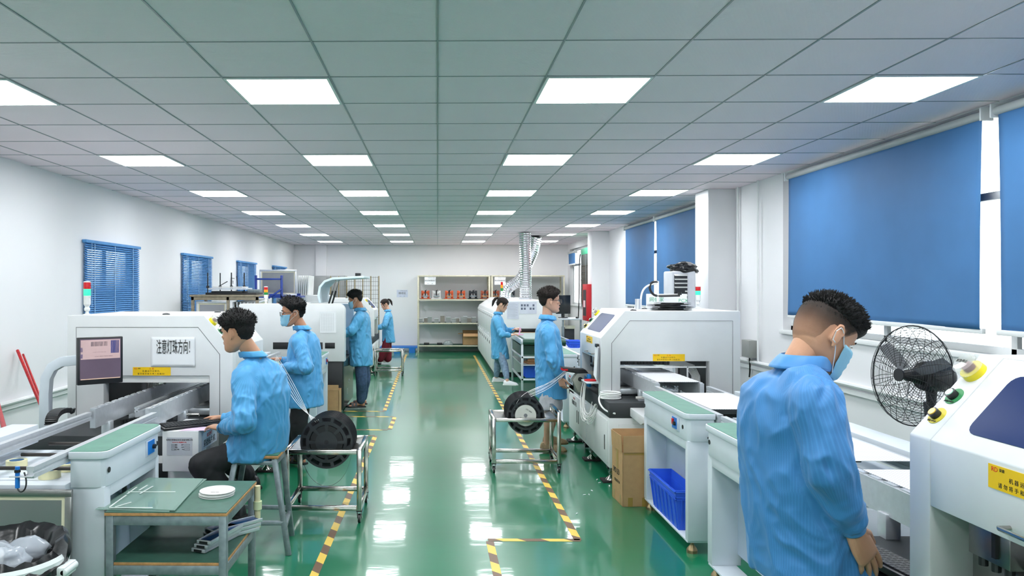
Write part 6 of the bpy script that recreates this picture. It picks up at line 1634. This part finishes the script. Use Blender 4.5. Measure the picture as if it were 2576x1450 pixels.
M_maroon = mat('maroon_cloth', (112, 14, 38), .75, var=.08)

# --- seated man at the left machine
f = V((-.85, .52, 0)).normalized(); Y = 4.86; l = Z_.cross(f)
def TR(rows, Yd):  # torso rows: (u, v, Y, halfwidth, halfdepth)
    return [(at(u, v, y + Yd), a, b) for u, v, y, a, b in rows]
person('man in blue smock and black trousers seated on the stool, typing at the left machine', dict(
    floor=(-1.15, 4.95), head=at(595, 836, 4.80), face=(-.93, .33, -.14), hk=1.06, neck=at(640, 897, 4.86), k=1.02, f=f, coat=M_coat, cv=.008, amp=.010, sm=14, seed=2, hair='short',
    torso=[(at(646, 907, 4.87), .085, .065), (at(650, 918, 4.87), .150, .085), (at(655, 940, 4.87), .190, .115), (at(660, 985, 4.88), .200, .145), (at(655, 1040, 4.90), .200, .150), (at(655, 1085, 4.93), .205, .155), (at(645, 1125, 4.95), .215, .175), (at(628, 1152, 4.95), .195, .19)],
    shL=at(612, 955, 4.72), elL=at(618, 1062, 4.60), wrL=at(557, 1078, 4.88), hdL=((-.80, .55, .06), (-.1, .1, -1), .28),
    shR=at(690, 955, 5.0), elR=at(650, 1060, 5.20), wrR=at(560, 1052, 5.22), hdR=((-.95, .1, .0), (-.1, -.2, -1), .45),
    hipL=at(652, 1118, 4.93), knL=at(508, 1172, 4.82), anL=at(592, 1268, 4.86), toeL=(-.9, .3, 0), toeR=(-.9, .3, 0),
    hipR=at(680, 1115, 5.05), knR=at(560, 1150, 5.22), anR=at(630, 1200, 5.30),
    legs=dict(name='trousers', m=M_trb, r=(.086, .082, .062), end=.85, amp=.006), shoe=(M_black, M_rub)))
# --- man with glasses and mask
person('man wearing glasses and a face mask in a blue smock, standing behind the seated man', dict(
    floor=(-1.33, 7.2), head=at(735, 787, 7.15), face=(-.93, -.33, -.10), hk=1.08, neck=at(762, 829, 7.18), k=.98, f=(-.88, .47, 0), coat=M_coat, cv=.009, amp=.008, seed=5, hair='quiff', mask=True, glasses=True, skin=M_skin2,
    torso=[(at(764, 836, 7.18), .075, .06), (at(765, 843, 7.18), .14, .08), (at(766, 856, 7.18), .180, .105), (at(766, 885, 7.18), .190, .125), (at(766, 930, 7.18), .190, .135), (at(768, 975, 7.18), .200, .145), (at(768, 1022, 7.18), .205, .150)],
    shL=at(752, 862, 7.02), elL=at(770, 925, 6.92), wrL=at(708, 925, 7.02), hdL=((-.85, .2, .35), (.1, .1, -1), .5),
    shR=at(785, 862, 7.34), elR=at(755, 930, 7.5), wrR=at(706, 905, 7.42), hdR=((-.95, -.1, .1), (0, 0, -1), .5),
    hipL=at(758, 975, 7.1), knL=at(752, 1065, 7.08), anL=at(756, 1146, 7.12), hipR=at(762, 975, 7.28), knR=at(750, 1060, 7.30), anR=at(742, 1132, 7.42),
    legs=dict(name='trousers', m=M_trb, r=(.10, .085, .075), end=.95), shoe='sandal'))
# --- man reaching into the rounded machine
person('masked man in blue smock, jeans and sandals reaching into the rounded machine', dict(
    floor=(-1.02, 10.5), head=at(893, 754, 10.5), face=(-.92, .0, -.32), hk=1.0, neck=at(908, 782, 10.5), f=(-.95, .3, 0), amp=.009, seed=8, hair='short', mask=True, vs=1.3, skin=M_skin2, cv=.011,
    torso=[(at(909, 786, 10.5), .075, .06), (at(909, 790, 10.5), .14, .08), (at(908, 799, 10.5), .18, .11), (at(906, 820, 10.5), .19, .135), (at(906, 850, 10.5), .19, .14), (at(908, 885, 10.5), .19, .15), (at(909, 920, 10.5), .19, .15)],
    shL=at(903, 803, 10.34), elL=at(885, 832, 10.25), wrL=at(862, 843, 10.30), hdL=((-1, .1, 0), (0, 0, -1), .4), shR=at(908, 803, 10.68), elR=at(888, 830, 10.7), wrR=at(866, 838, 10.6), hdR=((-1, .1, 0), (0, 0, -1), .4),
    hipL=at(906, 890, 10.42), knL=at(910, 958, 10.42), anL=at(908, 1010, 10.5), hipR=at(912, 890, 10.6), knR=at(918, 955, 10.6), anR=at(912, 1003, 10.7), toeL=(-1, -.15, 0), toeR=(-1, -.1, 0),
    legs=dict(name='jeans', m=M_jean, r=(.098, .078, .062), end=.95), shoe='sandal'))
# --- far woman in dark red trousers
person('woman with ponytail, blue smock and dark red wide trousers at the far left machine', dict(
    floor=(-1.16, 16.8), head=at(968, 766, 16.8), face=(-.85, -.25, -.45), hk=.95, neck=at(976, 783, 16.8), k=.9, f=(-.95, -.1, 0), amp=.007, seed=11, hair='long', hm=M_hairb, vs=1.6, cv=.013, skin=M_skin3,
    torso=[(at(977, 786, 16.8), .07, .055), (at(977, 789, 16.8), .12, .07), (at(977, 795, 16.8), .155, .09), (at(976, 808, 16.8), .16, .12), (at(976, 825, 16.8), .16, .125), (at(977, 845, 16.8), .17, .14), (at(978, 862, 16.8), .18, .15)],
    shL=at(974, 799, 16.62), elL=at(968, 820, 16.5), wrL=at(950, 828, 16.5), hdL=((-1, .1, .1), (0, 0, -1), .4), shR=at(974, 799, 16.98), elR=at(966, 820, 17.1), wrR=at(950, 824, 17.0), hdR=((-1, 0, .1), (0, 0, -1), .4),
    hipL=at(974, 848, 16.72), knL=at(970, 878, 16.72), anL=at(955, 904, 16.75), hipR=at(976, 848, 16.88), knR=at(975, 878, 16.88), anR=at(975, 904, 16.9),
    legs=dict(name='trousers', m=M_maroon, r=(.095, .10, .105), end=.92, skirt=False), shoe=(mat('pale_pink_shoe', (226, 200, 196), .5), M_wplas)))
# --- woman at the belt bench
person('woman with tied hair, blue smock, light jeans and white shoes at the belt bench', dict(
    floor=(1.05, 12.9), head=at(1264, 767, 12.85), face=(.88, -.12, -.46), hk=.98, neck=at(1252, 790, 12.9), k=.92, f=(1, -.05, 0), amp=.008, seed=14, hair='long', hm=M_hairb, vs=1.4, cv=.011, skin=M_skin3, coat=M_coatc,
    torso=[(at(1251, 794, 12.9), .07, .055), (at(1251, 797, 12.9), .12, .075), (at(1251, 804, 12.9), .155, .10), (at(1252, 822, 12.9), .16, .12), (at(1254, 850, 12.9), .16, .125), (at(1257, 878, 12.9), .17, .145), (at(1259, 903, 12.9), .18, .155)],
    shR=at(1251, 808, 12.72), elR=at(1262, 842, 12.62), wrR=at(1284, 844, 12.66), hdR=((1, .05, .25), (0, .1, -1), .35), shL=at(1255, 808, 13.08), elL=at(1272, 835, 13.15), wrL=at(1294, 829, 13.0), hdL=((1, -.2, .25), (.3, 0, -1), .6),
    hipR=at(1256, 880, 12.82), knR=at(1270, 925, 12.72), anR=at(1276, 958, 12.6), hipL=at(1258, 880, 12.98), knL=at(1252, 920, 13.0), anL=at(1248, 950, 13.05), toeR=(.95, -.2, 0), toeL=(1, 0, 0),
    legs=dict(name='jeans', m=M_jeanl, r=(.088, .068, .050), end=.82), shoe=(mat('white_shoe', (238, 238, 240), .5), M_wplas)))
# --- tall man with glasses on the right
person('tall man with glasses, blue smock, grey shorts and tan shoes facing the right machine', dict(
    floor=(1.14, 7.8), head=at(1384, 757, 7.8), face=(.98, .08, -.03), hk=1.06, neck=at(1376, 803, 7.82), f=(1, .1, 0), amp=.0075, seed=17, hair='short', glasses=True, hm=M_hairb, bare=True, skin=M_skin3, coat=M_coat, cv=.009,
    torso=[(at(1376, 811, 7.82), .08, .06), (at(1376, 818, 7.82), .14, .085), (at(1377, 832, 7.82), .185, .115), (at(1379, 865, 7.82), .195, .130), (at(1382, 910, 7.82), .195, .140), (at(1385, 955, 7.82), .20, .150), (at(1387, 1000, 7.82), .205, .155)],
    shR=at(1378, 838, 7.62), elR=at(1392, 905, 7.56), wrR=at(1410, 950, 7.60), hdR=((.25, 0, -1), (.6, .6, 0), .55), shL=at(1378, 838, 8.02), elL=at(1390, 905, 8.1), wrL=at(1406, 950, 8.05), hdL=((.25, 0, -1), (.6, -.6, 0), .5),
    hipR=at(1385, 950, 7.76), knR=at(1382, 1045, 7.70), anR=at(1376, 1115, 7.76), hipL=at(1386, 950, 7.88), knL=at(1390, 1040, 7.95), anL=at(1382, 1098, 8.05), toeR=(1, -.12, 0), toeL=(1, .1, 0),
    legs=dict(name='shorts', m=M_short, r=(.092, .112, .1), end=-.20), shoe=(mat('tan_knit_shoe', (150, 128, 98), .7, var=.2, scale=60), mat('tan_sole', (128, 104, 72), .6))))
# --- foreground man
person('man with shaved sides and mask bowing his head, back to the camera, foreground right', dict(
    floor=(1.2, 2.55), head=at(2072, 842, 2.50), face=(.80, .16, -.58), hk=1.06, neck=at(2008, 925, 2.50), k=1.04, f=(.96, .28, 0), coat=M_coat2, cv=.0065, amp=.0085, sm=22, seed=23, hair='fade', mask=True, vs=.8, skin=M_skin,
    torso=[(at(2000, 938, 2.50), .085, .068), (at(1996, 952, 2.50), .135, .085), (at(1990, 985, 2.50), .178, .115), (at(1988, 1060, 2.51), .188, .132), (at(1996, 1160, 2.52), .19, .138), (at(2008, 1260, 2.53), .195, .150), (at(2024, 1350, 2.54), .20, .162), (at(2040, 1450, 2.54), .208, .170)], core=5,
    shR=at(2050, 1015, 2.34), elR=at(2088, 1190, 2.30), wrR=at(2148, 1336, 2.34), hks=1.10, hdR=((.50, .10, -.86), (-.32, .88, -.2), (.16, .18, .24, .34)), shL=at(1965, 1010, 2.70), elL=at(2010, 1180, 2.80), wrL=at(2050, 1310, 2.80), hdL=((.6, .2, -.6), (.2, -.9, 0), .4),
    hipR=at(2045, 1440, 2.52), knR=(1.17, 2.44, .48), anR=(1.15, 2.46, .085), hipL=at(2045, 1440, 2.62), knL=(1.19, 2.66, .48), anL=(1.17, 2.68, .085),
    legs=dict(name='trousers', m=M_trb, r=(.10, .08, .07), end=.95), shoe=(M_black, M_rub)))
